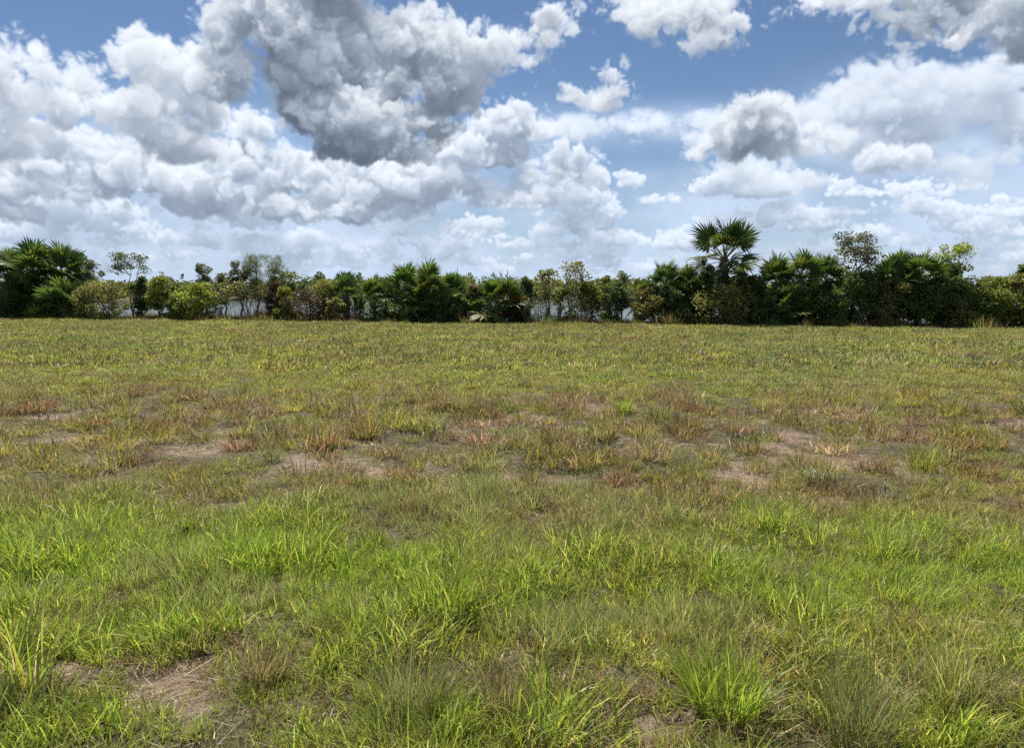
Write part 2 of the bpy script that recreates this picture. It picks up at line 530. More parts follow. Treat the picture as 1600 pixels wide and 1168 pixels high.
class MB:
    """collects faces and builds ONE mesh"""
    def __init__(self):
        self.v, self.c, self.f, self.n = [], [], [], 0

    def add(self, verts, faces, cols):
        verts = np.asarray(verts, np.float32).reshape(-1, 3)
        cols = np.asarray(cols, np.float32)
        if cols.ndim == 1:
            cols = np.broadcast_to(cols, (len(verts), 3))
        self.v.append(verts)
        self.c.append(cols)
        self.f.append(np.asarray(faces, np.int32) + self.n)
        self.n += len(verts)

    def mesh(self, name, mat, smooth=False):
        me = bpy.data.meshes.new(name)
        v = np.concatenate(self.v)
        c = np.concatenate(self.c)
        me.vertices.add(len(v))
        me.vertices.foreach_set('co', v.ravel())
        loops = np.concatenate([f.ravel() for f in self.f])
        sizes = np.concatenate([np.full(len(f), f.shape[1], np.int32) for f in self.f])
        me.loops.add(len(loops))
        me.loops.foreach_set('vertex_index', loops)
        me.polygons.add(len(sizes))
        starts = np.concatenate(([0], np.cumsum(sizes)[:-1])).astype(np.int32)
        me.polygons.foreach_set('loop_start', starts)
        if smooth:
            me.polygons.foreach_set('use_smooth', np.ones(len(sizes), bool))
        at = me.color_attributes.new('col', 'FLOAT_COLOR', 'POINT')
        c4 = np.ones((len(c), 4), np.float32)
        c4[:, :3] = c
        at.data.foreach_set('color', c4.ravel())
        me.materials.append(mat)
        me.update(calc_edges=True)
        me.validate()
        return me

    def build(self, name, mat, parent=None, smooth=False):
        o = bpy.data.objects.new(name, self.mesh(name, mat, smooth))
        COL.objects.link(o)
        o.parent = parent
        return o

    def tube(self, pts, radii, col, sides=5):
        pts = np.asarray(pts, float)
        n = len(pts)
        tang = np.gradient(pts, axis=0)
        tang /= np.linalg.norm(tang, axis=1)[:, None] + 1e-9
        ref = np.array((0.31, 0.95, 0.02)) if abs(tang[0][2]) > 0.6 else np.array((0.02, 0.05, 1.0))
        s = np.cross(tang, ref)
        s /= np.linalg.norm(s, axis=1)[:, None] + 1e-9
        t = np.cross(tang, s)
        ang = np.arange(sides) / sides * 2 * math.pi
        r = np.asarray(radii, float)[:, None, None]
        ring = pts[:, None, :] + r * (np.cos(ang)[None, :, None] * s[:, None, :] + np.sin(ang)[None, :, None] * t[:, None, :])
        i = np.arange(n - 1)[:, None] * sides
        j = np.arange(sides)[None, :]
        j2 = (j + 1) % sides
        f = np.stack((i + j, i + j2, i + sides + j2, i + sides + j), -1).reshape(-1, 4)
        self.add(ring.reshape(-1, 3), f, col)

    def leaves(self, base, direc, side, length, width, cols):
        """diamond leaves, all arrays of n"""
        n = len(base)
        L, w = np.asarray(length)[:, None], np.asarray(width)[:, None]
        v = np.stack((base, base + direc * L * 0.45 + side * w * 0.5, base + direc * L, base + direc * L * 0.45 - side * w * 0.5), 1)
        f = np.arange(n * 4).reshape(n, 4)
        self.add(v.reshape(-1, 3), f, np.repeat(cols, 4, 0))


def unit(a):
    return a / (np.linalg.norm(a, axis=-1, keepdims=True) + 1e-9)


def blades(mb, rng, n, spread, hmin, hmax, width, lean, curl, cols, jitter=0.38, segs=3, flat=False):
    """grass blades: thin tapering strips that arch outward from a tuft"""
    ang = rng.uniform(0, 2 * math.pi, n)
    r = spread * np.sqrt(rng.uniform(0, 1, n))
    out = np.stack((np.cos(ang), np.sin(ang), np.zeros(n)), -1)
    base = out * r[:, None]
    dirz = unit(out * rng.uniform(0.2, 1.2, (n, 1)) + rng.normal(0, 0.85, (n, 3)) * (1, 1, 0) + rng.normal(0, 0.25, 3) * (1, 1, 0))
    ln = rng.uniform(0, 1, n) * lean + 0.05
    h = rng.uniform(hmin, hmax, n)
    cu = curl * rng.uniform(0.2, 1.0, n)
    wid = width * rng.uniform(0.6, 1.3, n)
    side = unit(np.cross(dirz, np.array((0, 0, 1.0))) + rng.normal(0, 0.35, (n, 3)))
    pal = np.asarray(cols, float)
    c = pal[rng.integers(0, len(pal), n)] * rng.uniform(1 - jitter, 1 + jitter, (n, 1))
    sts = []
    t_ = np.linspace(0, 1, segs + 1)
    p = base.copy()
    if flat:
        p[:, 2] += rng.uniform(0.004, 0.02, n)
    sts.append(p)
    for k in range(segs):
        th = ln + cu * ((k + 0.5) / segs) ** 1.4
        th = np.minimum(th, 2.5)
        step = (h / segs)[:, None]
        p = p + step * (dirz * np.sin(th)[:, None] + np.array((0, 0, 1.0)) * np.cos(th)[:, None])
        if flat:
            p[:, 2] = np.maximum(p[:, 2], 0.004)
        sts.append(p)
    verts, colr = [], []
    for k in range(segs):
        w = wid * (1.0, 0.95, 0.75, 0.5, 0.3)[k] * 0.5
        verts += [sts[k] - side * w[:, None], sts[k] + side * w[:, None]]
        colr += [c, c]
    verts.append(sts[segs])
    colr.append(c * 1.05)
    m = 2 * segs + 1
    v = np.stack(verts, 1).reshape(-1, 3)
    cc = np.stack(colr, 1).reshape(-1, 3)
    b0 = np.arange(n)[:, None] * m
    quads = []
    for k in range(segs - 1):
        quads.append(b0 + np.array((2 * k, 2 * k + 1, 2 * k + 3, 2 * k + 2))[None, :])
    tri = b0 + np.array((2 * segs - 2, 2 * segs - 1, 2 * segs))[None, :]
    base_n = mb.n
    mb.v.append(v.astype(np.float32))
    mb.c.append(cc.astype(np.float32))
    mb.f.append((np.concatenate(quads) + base_n).astype(np.int32))
    mb.f.append((tri + base_n).astype(np.int32))
    mb.n += len(v)


# ================================================================== materials
def mat_new(name):
    m = bpy.data.materials.new(name)
    m.use_nodes = True
    t = NT(m.node_tree)
    t.n.clear()
    return m, t


def out_surface(t, sh, disp=None):
    o = t.node('ShaderNodeOutputMaterial')
    t.l.new(sh, o.inputs[0])


def leaf_material(name, transl, rough=0.5, spec=0.35, instanced=False, gain=1.5):
    m, t = mat_new(name)
    at = t.node('ShaderNodeAttribute', attribute_name='col')
    c = at.outputs['Color']
    if instanced:
        a2 = t.node('ShaderNodeAttribute', attribute_name='tint', attribute_type='INSTANCER')
        c = t.vmath('MULTIPLY', c, a2.outputs['Vector'])
    tc = t.node('ShaderNodeTexCoord')
    nz = t.noise(tc.outputs['Object'], 9.0, 2.0)
    c = t.vmath('SCALE', c, scale=t.ramp(nz, 0.3, 0.7, 0.82, 1.18, smooth=False))
    p = t.node('ShaderNodeBsdfPrincipled')
    t.put(p.inputs['Base Color'], c)
    p.inputs['Roughness'].default_value = rough
    p.inputs['Specular IOR Level'].default_value = spec
    tr = t.node('ShaderNodeBsdfTranslucent')
    t.put(tr.inputs[0], t.vmath('MULTIPLY', c, (gain, gain * 1.05, gain * 0.75)))
    mx = t.node('ShaderNodeMixShader')
    mx.inputs[0].default_value = transl
    t.l.new(p.outputs[0], mx.inputs[1])
    t.l.new(tr.outputs[0], mx.inputs[2])
    out_surface(t, mx.outputs[0])
    return m


M_GRASS = leaf_material('grass_blade', 0.48, 0.45, 0.4, instanced=True)
M_TUFT = leaf_material('tuft_blade', 0.42, 0.45, 0.4)
M_LEAF = leaf_material('broad_leaf', 0.36, 0.5, 0.3, gain=1.5)
M_PALM = leaf_material('palm_leaf', 0.28, 0.5, 0.25, gain=1.5)

# bark
M_BARK, t = mat_new('bark')
tc = t.node('ShaderNodeTexCoord')
at = t.node('ShaderNodeAttribute', attribute_name='col')
nz = t.noise(tc.outputs['Object'], 14.0, 5.0, 0.65)
p = t.node('ShaderNodeBsdfPrincipled')
t.put(p.inputs['Base Color'], t.vmath('SCALE', at.outputs['Color'], scale=t.ramp(nz, 0.25, 0.75, 0.55, 1.4)))
p.inputs['Roughness'].default_value = 0.9
bp = t.node('ShaderNodeBump')
bp.inputs['Strength'].default_value = 0.6
bp.inputs['Distance'].default_value = 0.03
t.put(bp.inputs['Height'], nz)
t.l.new(bp.outputs[0], p.inputs['Normal'])
out_surface(t, p.outputs[0])

# soil with thatch
M_SOIL, t = mat_new('soil')
tc = t.node('ShaderNodeTexCoord')
ob = tc.outputs['Object']
turf = t.node('ShaderNodeAttribute', attribute_name='turf').outputs['Fac']
n1 = t.noise(ob, 1.3, 6.0, 0.6)
n2 = t.noise(ob, 17.0, 6.0, 0.7)
n3 = t.noise(ob, 90.0, 3.0, 0.6)
sand = t.mix(t.ramp(n2, 0.35, 0.68), (0.19, 0.135, 0.10, 1), (0.46, 0.365, 0.29, 1))
sand = t.mix(t.ramp(n1, 0.40, 0.68, 0.0, 0.5), sand, (0.27, 0.175, 0.125, 1))
sand = t.mix(t.ramp(n3, 0.50, 0.66, 0.0, 0.65), sand, (0.05, 0.036, 0.026, 1))
thatch = t.mix(t.ramp(n2, 0.35, 0.65), (0.055, 0.046, 0.028, 1), (0.17, 0.14, 0.088, 1))
thatch = t.mix(t.ramp(n1, 0.45, 0.62, 0.0, 0.6), thatch, (0.06, 0.062, 0.026, 1))
p = t.node('ShaderNodeBsdfPrincipled')
t.put(p.inputs['Base Color'], t.mix(turf, sand, thatch))
p.inputs['Roughness'].default_value = 0.95
p.inputs['Specular IOR Level'].default_value = 0.15
bp = t.node('ShaderNodeBump')
bp.inputs['Strength'].default_value = 1.0
bp.inputs['Distance'].default_value = 0.03
t.put(bp.inputs['Height'], t.math('ADD', n2, t.math('MULTIPLY', n3, 0.5)))
t.l.new(bp.outputs[0], p.inputs['Normal'])
out_surface(t, p.outputs[0])

# water
M_WATER, t = mat_new('water')
tc = t.node('ShaderNodeTexCoord')
p = t.node('ShaderNodeBsdfPrincipled')
p.inputs['Base Color'].default_value = (0.05, 0.06, 0.05, 1)
p.inputs['Roughness'].default_value = 0.16
p.inputs['IOR'].default_value = 1.33
bp = t.node('ShaderNodeBump')
bp.inputs['Strength'].default_value = 0.4
bp.inputs['Distance'].default_value = 0.05
t.put(bp.inputs['Height'], t.noise(tc.outputs['Object'], 1.6, 4.0, 0.6))
t.l.new(bp.outputs[0], p.inputs['Normal'])
out_surface(t, p.outputs[0])

# ================================================================== the field, the lake, the far shore
EL = pix_ground(0, 497)
ER = pix_ground(1600, 514)
WATER_Z = -1.3


def edge_y(x):
    return EL[1] + (np.asarray(x) - EL[0]) / (ER[0] - EL[0]) * (ER[1] - EL[1])


def far_y(x):
    x = np.asarray(x, float)
    return 228 + 14 * (fbm(x, x * 0 + 3.0, 90.0, 3, 70) - 0.5) - 0.06 * x


def ground_h(x, y):
    x, y = np.asarray(x, float), np.asarray(y, float)
    near = np.clip((60 - np.hypot(x, y)) / 30, 0, 1)
    h = (fbm(x, y, 2.6, 3, 5) - 0.5) * 0.10 * near + (fbm(x, y, 0.55, 2, 9) - 0.5) * 0.13 * np.clip((20 - np.hypot(x, y)) / 8, 0, 1)
    h = h + (fbm(x, y, 25.0, 2, 6) - 0.5) * 0.12
    e = y - edge_y(x)
    bank = np.clip((e - 1.6) / 6.0, 0, 1)
    bank = bank * bank * (3 - 2 * bank)
    fb = np.clip((y - far_y(x) + 3) / 5.0, 0, 1)
    fb = fb * fb * (3 - 2 * fb)
    return h - 2.6 * bank * (1 - fb)


# bare patches seen in the photograph: pixel x, y, half sizes, strength
BARE = []
for (px, py, rx, ry, st) in [(60, 648, 95, 16, 1.0), (200, 690, 60, 12, .7), (330, 705, 130, 14, .75), (110, 735, 90, 14, .6), (500, 728, 80, 20, .95), (610, 735, 90, 18, .9),
                             (655, 742, 40, 12, 1.0), (700, 680, 140, 14, .5), (790, 745, 60, 14, .8), (900, 735, 60, 14, .6), (1150, 742, 70, 22, .95), (1100, 715, 60, 12, .6), (1375, 728, 70, 26, 1.0),
                             (1500, 748, 45, 16, .8), (1590, 700, 30, 16, .7), (1580, 745, 30, 14, .8), (320, 655, 60, 10, .6), (560, 655, 120, 10, .5), (1010, 690, 60, 10, .5), (1250, 700, 60, 10, .5),
                             (90, 1105, 100, 40, .95), (230, 1120, 80, 40, .7), (350, 1140, 60, 30, .6), (1090, 1148, 70, 30, .95), (650, 1095, 50, 18, .8), (790, 1108, 70, 20, .9), (890, 1090, 40, 16, .7),
                             (1100, 1100, 80, 18, .8), (950, 1150, 40, 16, .6), (60, 1065, 50, 18, .8), (260, 1060, 60, 14, .6), (1290, 790, 80, 14, .5), (850, 840, 60, 10, .5), (1540, 835, 50, 12, .6),
                             (420, 770, 60, 10, .5), (1000, 1160, 60, 14, .7), (1590, 1080, 30, 14, .6), (480, 1150, 60, 16, .5)]:
    gx, gy = pix_ground(px, py)
    gx2, _ = pix_ground(px + rx, py)
    _, gy2 = pix_ground(px, py - ry)
    BARE.append((gx, gy, abs(gx2 - gx), abs(gy2 - gy), st))


def bare_mask(x, y):
    wx = x + (fbm(x, y, 0.8, 3, 21) - 0.5) * 0.9
    wy = y + (fbm(x, y, 0.8, 3, 25) - 0.5) * 1.1
    m = np.zeros_like(wx)
    for (gx, gy, rx, ry, st) in BARE:
        q = ((wx - gx) / rx) ** 2 + ((wy - gy) / ry) ** 2
        m = np.maximum(m, st * np.clip(1.15 - q, 0, 1))
    band = np.exp(-((y - 8.2) / 2.2) ** 2)
    n = fbm(x, y, 0.9, 3, 31)
    m = np.maximum(m, np.clip((n - 0.60 + 0.12 * band) * 6, 0, 1) * (0.25 + 0.5 * band))
    m = np.maximum(m, np.clip((fbm(x, y, 1.7, 4, 33) - 0.62) * 6, 0, 1) * 0.4)
    br = fbm(x, y, 0.34, 3, 37)
    return m * np.clip((br - 0.60 + 0.30 * m) * 9, 0, 1)


def axis_coords(lo, hi, dense_lo, dense_hi, step, grow=1.12):
    a = list(np.arange(dense_lo, dense_hi, step))
    s, x = step, dense_hi
    while x < hi:
        a.append(x)
        s *= grow
        x += s
    a.append(hi)
    s, x = step, dense_lo
    b = []
    while x > lo:
        s *= grow
        x -= s
        b.append(max(x, lo))
    return np.array(b[::-1] + a)


gx = axis_coords(-3000, 3000, -12, 12, 0.13, 1.06)
gy = axis_coords(-200, 4500, 1.0, 16, 0.13, 1.045)
X, Y = np.meshgrid(gx, gy)
Z = ground_h(X, Y)
nx, ny = len(gx), len(gy)
i, j = np.meshgrid(np.arange(nx - 1), np.arange(ny - 1))
a = (j * nx + i).ravel()
faces = np.stack((a, a + 1, a + nx + 1, a + nx), -1)
mb = MB()
mb.add(np.stack((X, Y, Z), -1).reshape(-1, 3), faces, (0.2, 0.15, 0.1))
ground = mb.build('ground', M_SOIL, smooth=True)
at = ground.data.attributes.new('turf', 'FLOAT', 'POINT')
bm_ = bare_mask(X.ravel(), Y.ravel())
at.data.foreach_set('value', np.clip(1 - 1.25 * bm_, 0, 1).astype(np.float32))
tag(ground, 'flat sandy field soil sloping to the lake', kind='structure')

mb = MB()
mb.add([(-900, 30, WATER_Z), (900, 30, WATER_Z), (900, 300, WATER_Z), (-900, 300, WATER_Z)], [(0, 1, 2, 3)], (0, 0, 0))
water = mb.build('water', M_WATER)
tag(water, 'calm pale lake behind the row of palms', kind='structure')

# far shore wood across the lake: one mass of small leaf clumps on stems
rng = np.random.default_rng(41)
mb = MB()
n_cl = 2300
cx_ = rng.uniform(-230, 230, n_cl)
rowd = rng.uniform(0, 1, n_cl) ** 1.3
cy_ = far_y(cx_) + 1.5 + rowd * 26
hh = (2.3 + 3.2 * fbm(cx_, cy_ * 0.6, 16.0, 3, 51)) * (0.85 + 0.5 * rowd) * rng.uniform(0.75, 1.15, n_cl)
spiky = rng.uniform(0, 1, n_cl) < 0.06
hh = np.where(spiky, hh * 1.35, hh)
pal = np.array([(0.14, 0.165, 0.05), (0.18, 0.19, 0.05), (0.09, 0.125, 0.05), (0.23, 0.22, 0.06), (0.085, 0.105, 0.055)])
nl = 46
for q in range(n_cl):
    w = hh[q] * (0.16 if spiky[q] else rng.uniform(0.32, 0.6))
    z0 = float(ground_h(cx_[q], cy_[q]))
    z0 = max(z0, WATER_Z)
    u = rng.uniform(0, 1, nl)
    prof = np.sin(np.pi * np.clip(u * 0.85 + 0.12, 0, 1))
    a_ = rng.uniform(0, 2 * math.pi, nl)
    r_ = w * prof * np.sqrt(rng.uniform(0.1, 1, nl))
    b = np.stack((cx_[q] + r_ * np.cos(a_), cy_[q] + r_ * np.sin(a_), z0 + 0.1 + u * hh[q]), -1)
    d = unit(rng.normal(0, 1, (nl, 3)) + (0, 0, 0.5))
    sd_ = unit(np.cross(d, rng.normal(0, 1, (nl, 3))))
    c = pal[int(fbm(cx_[q], cy_[q], 22.0, 2, 61) * 4.2 + rng.uniform(0, 0.9)) % 5]
    mb.leaves(b, d, sd_, rng.uniform(0.6, 1.3, nl), rng.uniform(0.4, 0.9, nl), c * rng.uniform(0.75, 1.25, (nl, 1)))
wood = mb.build('far_shore_wood', M_LEAF)
tag(wood, 'low yellow-green wood along the far shore of the lake', 'wood', kind='stuff')

# ================================================================== grass
def grass_variant(name, fn, seed):
    g = np.random.default_rng(seed)
    m = MB()
    fn(m, g)
    return bpy.data.objects.new(name, m.mesh(name, M_GRASS))


ONE = [(1.0, 1.0, 1.0)]
GREENS = [(1, 1, 1), (0.8, 0.95, 0.9), (1.15, 1.05, 0.95), (1.0, 1.08, 1.1), (1.4, 1.15, 1.1), (0.9, 0.95, 1.0), (1.6, 1.25, 2.2)]
MIXED = [(1, 1, 1), (0.8, 0.92, 0.85), (1.2, 1.05, 1.0), (1.35, 1.0, 1.1), (1.8, 1.45, 2.2), (0.9, 1.1, 0.95), (0.85, 0.85, 0.8), (1.0, 1.05, 1.0), (1.5, 1.3, 1.6), (1.15, 0.8, 0.8), (2.0, 1.6, 2.6), (0.6, 0.65, 0.6)]
FARMIX = [(1, 1, 1), (0.8, 0.88, 0.85), (1.15, 1.08, 1.15), (0.95, 1.05, 1.0), (1.25, 1.15, 1.4), (0.85, 0.8, 0.85)]
DRY = [(1, 1, 1), (1.25, 1.2, 1.15), (0.8, 0.75, 0.7), (0.9, 1.1, 0.8), (1.4, 1.35, 1.3)]
VARS = []


def add_vars(n, fn):
    first = len(VARS)
    for k in range(n):
        VARS.append(grass_variant('blade_cluster', fn, 100 + len(VARS)))
    return list(range(first, first + n))


# near kinds
V_LUSH = add_vars(6, lambda m, g: blades(m, g, 28, 0.065, 0.06, 0.185, 0.0050, 0.7, 1.2, GREENS, segs=4))
V_WIRY = add_vars(5, lambda m, g: (blades(m, g, 26, 0.045, 0.06, 0.19, 0.0034, 0.6, 0.9, MIXED, segs=4), blades(m, g, 3, 0.03, 0.15, 0.26, 0.0026, 0.4, 0.6, DRY, segs=4)))
V_SHORT = add_vars(6, lambda m, g: blades(m, g, 30, 0.08, 0.03, 0.11, 0.0048, 1.0, 1.4, MIXED))
V_DRY = add_vars(5, lambda m, g: blades(m, g, 28, 0.06, 0.04, 0.14, 0.0042, 1.0, 1.6, DRY, segs=4))
V_LITTER = add_vars(5, lambda m, g: blades(m, g, 18, 0.13, 0.05, 0.16, 0.0045, 0.4, 0.35, DRY, flat=False))
for vi in V_LITTER:                                       # lay the dead blades down
    me = VARS[vi].data
    co = np.empty(len(me.vertices) * 3, np.float32)
    me.vertices.foreach_get('co', co)
    co = co.reshape(-1, 3)
    g = np.random.default_rng(vi)
    bid = np.arange(len(co)) // 7
    ang = g.uniform(0, 2 * math.pi, bid.max() + 1)[bid]
    z = co[:, 2].copy()
    co[:, 0] += np.cos(ang) * z * 0.9
    co[:, 1] += np.sin(ang) * z * 0.9
    co[:, 2] = 0.004 + z * 0.10 + g.uniform(0, 0.012, bid.max() + 1)[bid]
    me.vertices.foreach_set('co', co.ravel())
# farther kinds: wider clusters
V_MID = add_vars(6, lambda m, g: blades(m, g, 42, 0.13, 0.04, 0.14, 0.0095, 0.9, 1.2, FARMIX))
V_MIDRY = add_vars(4, lambda m, g: blades(m, g, 38, 0.11, 0.04, 0.14, 0.0080, 1.0, 1.4, DRY))
V_FAR = add_vars(6, lambda m, g: blades(m, g, 60, 0.30, 0.05, 0.16, 0.020, 0.8, 1.0, FARMIX, segs=2))
V_EDGE = add_vars(4, lambda m, g: blades(m, g, 60, 0.30, 0.20, 0.50, 0.010, 0.4, 0.7, MIXED, segs=3))
V_TUSS = add_vars(6, lambda m, g: (blades(m, g, 100, 0.12, 0.06, 0.19, 0.0058, 0.95, 1.1, MIXED, segs=4), blades(m, g, 36, 0.15, 0.04, 0.12, 0.0052, 1.1, 1.3, [(1.2, 0.85, 0.95), (0.9, 0.65, 0.75), (1.5, 1.25, 1.6)], segs=4)))
VCOL = bpy.data.collections.new('blade_clusters')
for k, o in enumerate(VARS):
    o.name = 'blade_cluster_%03d' % k
    VCOL.objects.link(o)

C_LUSH = np.array((0.265, 0.350, 0.046))
C_GREEN = np.array((0.215, 0.255, 0.062))
C_OLIVE = np.array((0.220, 0.218, 0.072))
C_YELLOW = np.array((0.345, 0.315, 0.060))
C_GREY = np.array((0.205, 0.235, 0.120))
C_BROWN = np.array((0.245, 0.170, 0.095))
C_STRAW = np.array((0.46, 0.38, 0.24))
C_RED = np.array((0.190, 0.115, 0.068))


def wedge(rng, y0, y1, dens):
    area = 0.75 * (y1 ** 2 - y0 ** 2) + 3.0 * (y1 - y0)
    n = int(area * dens)
    y = np.sqrt(rng.uniform(0, 1, n * 2) * (y1 ** 2 - y0 ** 2) + y0 ** 2)[:n] if y1 > 3 else rng.uniform(y0, y1, n)
    x = rng.uniform(-1, 1, n) * (0.75 * y + 1.5)
    keep = y < edge_y(x) + 2.2
    return x[keep], y[keep]


def gather(rng, x, y, near):
    """choose kind, size and tint of the cluster standing at each point"""
    n = len(x)
    b = bare_mask(x, y)
    lushn = fbm(x, y, 0.9, 3, 81)
    big = fbm(x, y, 3.2, 3, 83)
    spec = fbm(x, y, 0.45, 2, 87)
    dryn = fbm(x, y, 1.1, 4, 91)
    r = rng.uniform(0, 1, n)
    lush = np.exp(-((y - 3.8 - 1.7 * (fbm(x, y, 1.8, 3, 141) - 0.5)) / 0.95) ** 2) * np.clip((lushn - 0.18) * 3.2, 0.35, 1)
    lush = np.maximum(lush, np.exp(-((y - 2.9) / 0.8) ** 4) * np.clip((lushn - 0.36) * 4, 0.15, 0.85))
    drb = np.exp(-((y - 8.0) / 2.4) ** 2) * 0.42 + np.exp(-((y - 5.4) / 0.8) ** 2) * 0.22
    dry = np.clip((dryn - 0.60 + drb * 0.45) * 4, 0, 1) * (1 - 0.75 * lush)
    keep = r > np.clip(np.maximum(b * 0.95 - 0.02, 0.28 * np.exp(-((y - 8.6) / 2.6) ** 4)), 0, 0.90)
    kind = np.zeros(n, int)
    r2 = rng.uniform(0, 1, n)
    tint = C_OLIVE[None, :] + (C_YELLOW - C_OLIVE)[None, :] * np.clip((big - 0.4) * 2.5, 0, 1)[:, None] * rng.uniform(0.2, 1, (n, 1))
    tint = tint + (C_GREEN - tint) * np.clip((spec - 0.42) * 4, 0, 1)[:, None] * 0.8
    fresh = np.clip((5.4 - y) / 1.2, 0, 1)[:, None] * 0.8
    tint = tint + ((C_YELLOW * 0.55 + C_GREEN * 0.6) - tint) * fresh * rng.uniform(0.3, 1, (n, 1))
    lk = (np.clip(lush * 1.1, 0, 1) * rng.uniform(0.45, 1.0, n))[:, None]
    tint = tint + (C_LUSH - tint) * lk
    isdry = r2 < np.maximum(dry * 0.62 + 0.13 * (1 - 0.65 * lush) + 0.12 * np.exp(-((y - 2.6) / 0.7) ** 2), b * 0.8)
    wiry = (~isdry) & (fbm(x, y, 0.55, 2, 95) > 0.66)
    tint[wiry] = (tint[wiry] + C_GREY) * 0.5
    dcol = np.where(rng.uniform(0, 1, (n, 1)) < 0.5, C_BROWN, np.where(rng.uniform(0, 1, (n, 1)) < 0.65, C_STRAW * 0.8, C_RED))
    tint = np.where(isdry[:, None], dcol, tint)
    tint *= rng.uniform(0.8, 1.2, (n, 1))
    size = np.clip(0.85 + 2.0 * (fbm(x, y, 0.45, 3, 97) - 0.5), np.where(y < 5.2, 0.62, 0.4), 1.5)
    if near:
        kind = np.where(isdry, rng.choice(V_DRY, n), np.where(wiry, rng.choice(V_WIRY, n), np.where(rng.uniform(0, 1, n) < lush * 0.8 + 0.14, rng.choice(V_LUSH, n), rng.choice(V_SHORT, n))))
        size *= np.where(lush > 0.4, 1.1, 0.95)
    else:
        kind = np.where(isdry, rng.choice(V_MIDRY, n), np.where(wiry, rng.choice(V_WIRY, n), rng.choice(V_MID, n)))
        size *= 1.0
    size *= rng.uniform(0.7, 1.3, n) * (1 - 0.45 * b) * (1 - 0.42 * np.exp(-((y - 8.6) / 2.8) ** 4))
    return keep, kind, tint, size


def field_object(name, label, parts):
    x = np.concatenate([p[0] for p in parts])
    y = np.concatenate([p[1] for p in parts])
    kind = np.concatenate([p[2] for p in parts])
    tint = np.concatenate([p[3] for p in parts])
    size = np.concatenate([p[4] for p in parts])
    n = len(x)
    g = np.random.default_rng(n)
    me = bpy.data.meshes.new(name)
    me.vertices.add(n)
    me.vertices.foreach_set('co', np.stack((x, y, ground_h(x, y) - 0.006), -1).astype(np.float32).ravel())
    rot = np.stack((g.normal(0, 0.10, n), g.normal(0, 0.10, n), g.uniform(0, 2 * math.pi, n)), -1)
    for nm, ty, dat in (('rot', 'FLOAT_VECTOR', rot), ('tint', 'FLOAT_VECTOR', tint)):
        at = me.attributes.new(nm, ty, 'POINT')
        at.data.foreach_set('vector', dat.astype(np.float32).ravel())
    at = me.attributes.new('size', 'FLOAT', 'POINT')
    at.data.foreach_set('value', size.astype(np.float32))
    at = me.attributes.new('pick', 'INT', 'POINT')
    at.data.foreach_set('value', kind.astype(np.int32))
    o = bpy.data.objects.new(name, me)
    COL.objects.link(o)
    md = o.modifiers.new('scatter', 'NODES')
    md.node_group = SCATTER
    tag(o, label, 'grass', kind='stuff')
    return o


SCATTER = bpy.data.node_groups.new('scatter', 'GeometryNodeTree')
SCATTER.interface.new_socket('Geometry', in_out='INPUT', socket_type='NodeSocketGeometry')
SCATTER.interface.new_socket('Geometry', in_out='OUTPUT', socket_type='NodeSocketGeometry')
S = NT(SCATTER)
gi, go = S.node('NodeGroupInput'), S.node('NodeGroupOutput')
ci = S.node('GeometryNodeCollectionInfo')
ci.inputs[0].default_value = VCOL
ci.inputs['Separate Children'].default_value = True
ci.inputs['Reset Children'].default_value = True
ip = S.node('GeometryNodeInstanceOnPoints')


def named(nm, ty):
    n = S.node('GeometryNodeInputNamedAttribute', data_type=ty)
    n.inputs[0].default_value = nm
    return [q for q in n.outputs if q.enabled and q.name == 'Attribute'][0]


S.l.new(gi.outputs[0], ip.inputs['Points'])
S.l.new(ci.outputs[0], ip.inputs['Instance'])
ip.inputs['Pick Instance'].default_value = True
S.l.new(named('pick', 'INT'), ip.inputs['Instance Index'])
S.l.new(named('rot', 'FLOAT_VECTOR'), ip.inputs['Rotation'])
S.l.new(named('size', 'FLOAT'), ip.inputs['Scale'])
S.l.new(ip.outputs[0], go.inputs[0])

rng = np.random.default_rng(7)
near_parts, far_parts, lit_parts = [], [], []
x, y = wedge(rng, 1.3, 6.6, 380)
k, kind, tint, size = gather(rng, x, y, True)
near_parts.append((x[k], y[k], kind[k], tint[k], size[k]))
x, y = wedge(rng, 6.3, 15.0, 120)
k, kind, tint, size = gather(rng, x, y, False)
near_parts.append((x[k], y[k], kind[k], tint[k], size[k] * 0.85))
# tussocks that rise above the rest, thickest in the rough middle band
for (a0, a1, dn) in ((1.5, 4.9, 2.6), (4.9, 13.5, 8.5), (13.5, 22.0, 2.4)):
    x, y = wedge(rng, a0, a1, dn)
    k, kind, tint, size = gather(rng, x, y, True)
    n = len(x)
    pick = rng.uniform(0, 1, (n, 1))
    rough = (fbm(x, y, 1.6, 3, 121) - 0.5)[:, None] * 0.7
    tint = np.where(pick < 0.30 + rough, C_BROWN * 0.5 + C_OLIVE * 0.45, np.where(pick < 0.36 + rough, C_BROWN * 0.7 + C_RED * 0.25, np.where(pick < 0.62, C_YELLOW * 0.45 + C_OLIVE * 0.5, tint)))
    if a0 < 4:
        tint = np.where(pick < 0.2, C_BROWN, C_LUSH * 0.6 + C_YELLOW * 0.4)
    size = rng.uniform(0.4, 1.0, n) * np.where(y < 4.9, 0.85, 1.0 + 0.75 * np.exp(-((y - 8.6) / 3.0) ** 4))
    near_parts.append((x, y, rng.choice(V_TUSS, n), tint * rng.uniform(0.6, 1.0, (n, 1)), size))
x, y = wedge(rng, 14.5, 50.0, 24)
k, kind, tint, size = gather(rng, x, y, False)
k &= y < edge_y(x) + 1.2
kind = rng.choice(V_FAR, len(x))
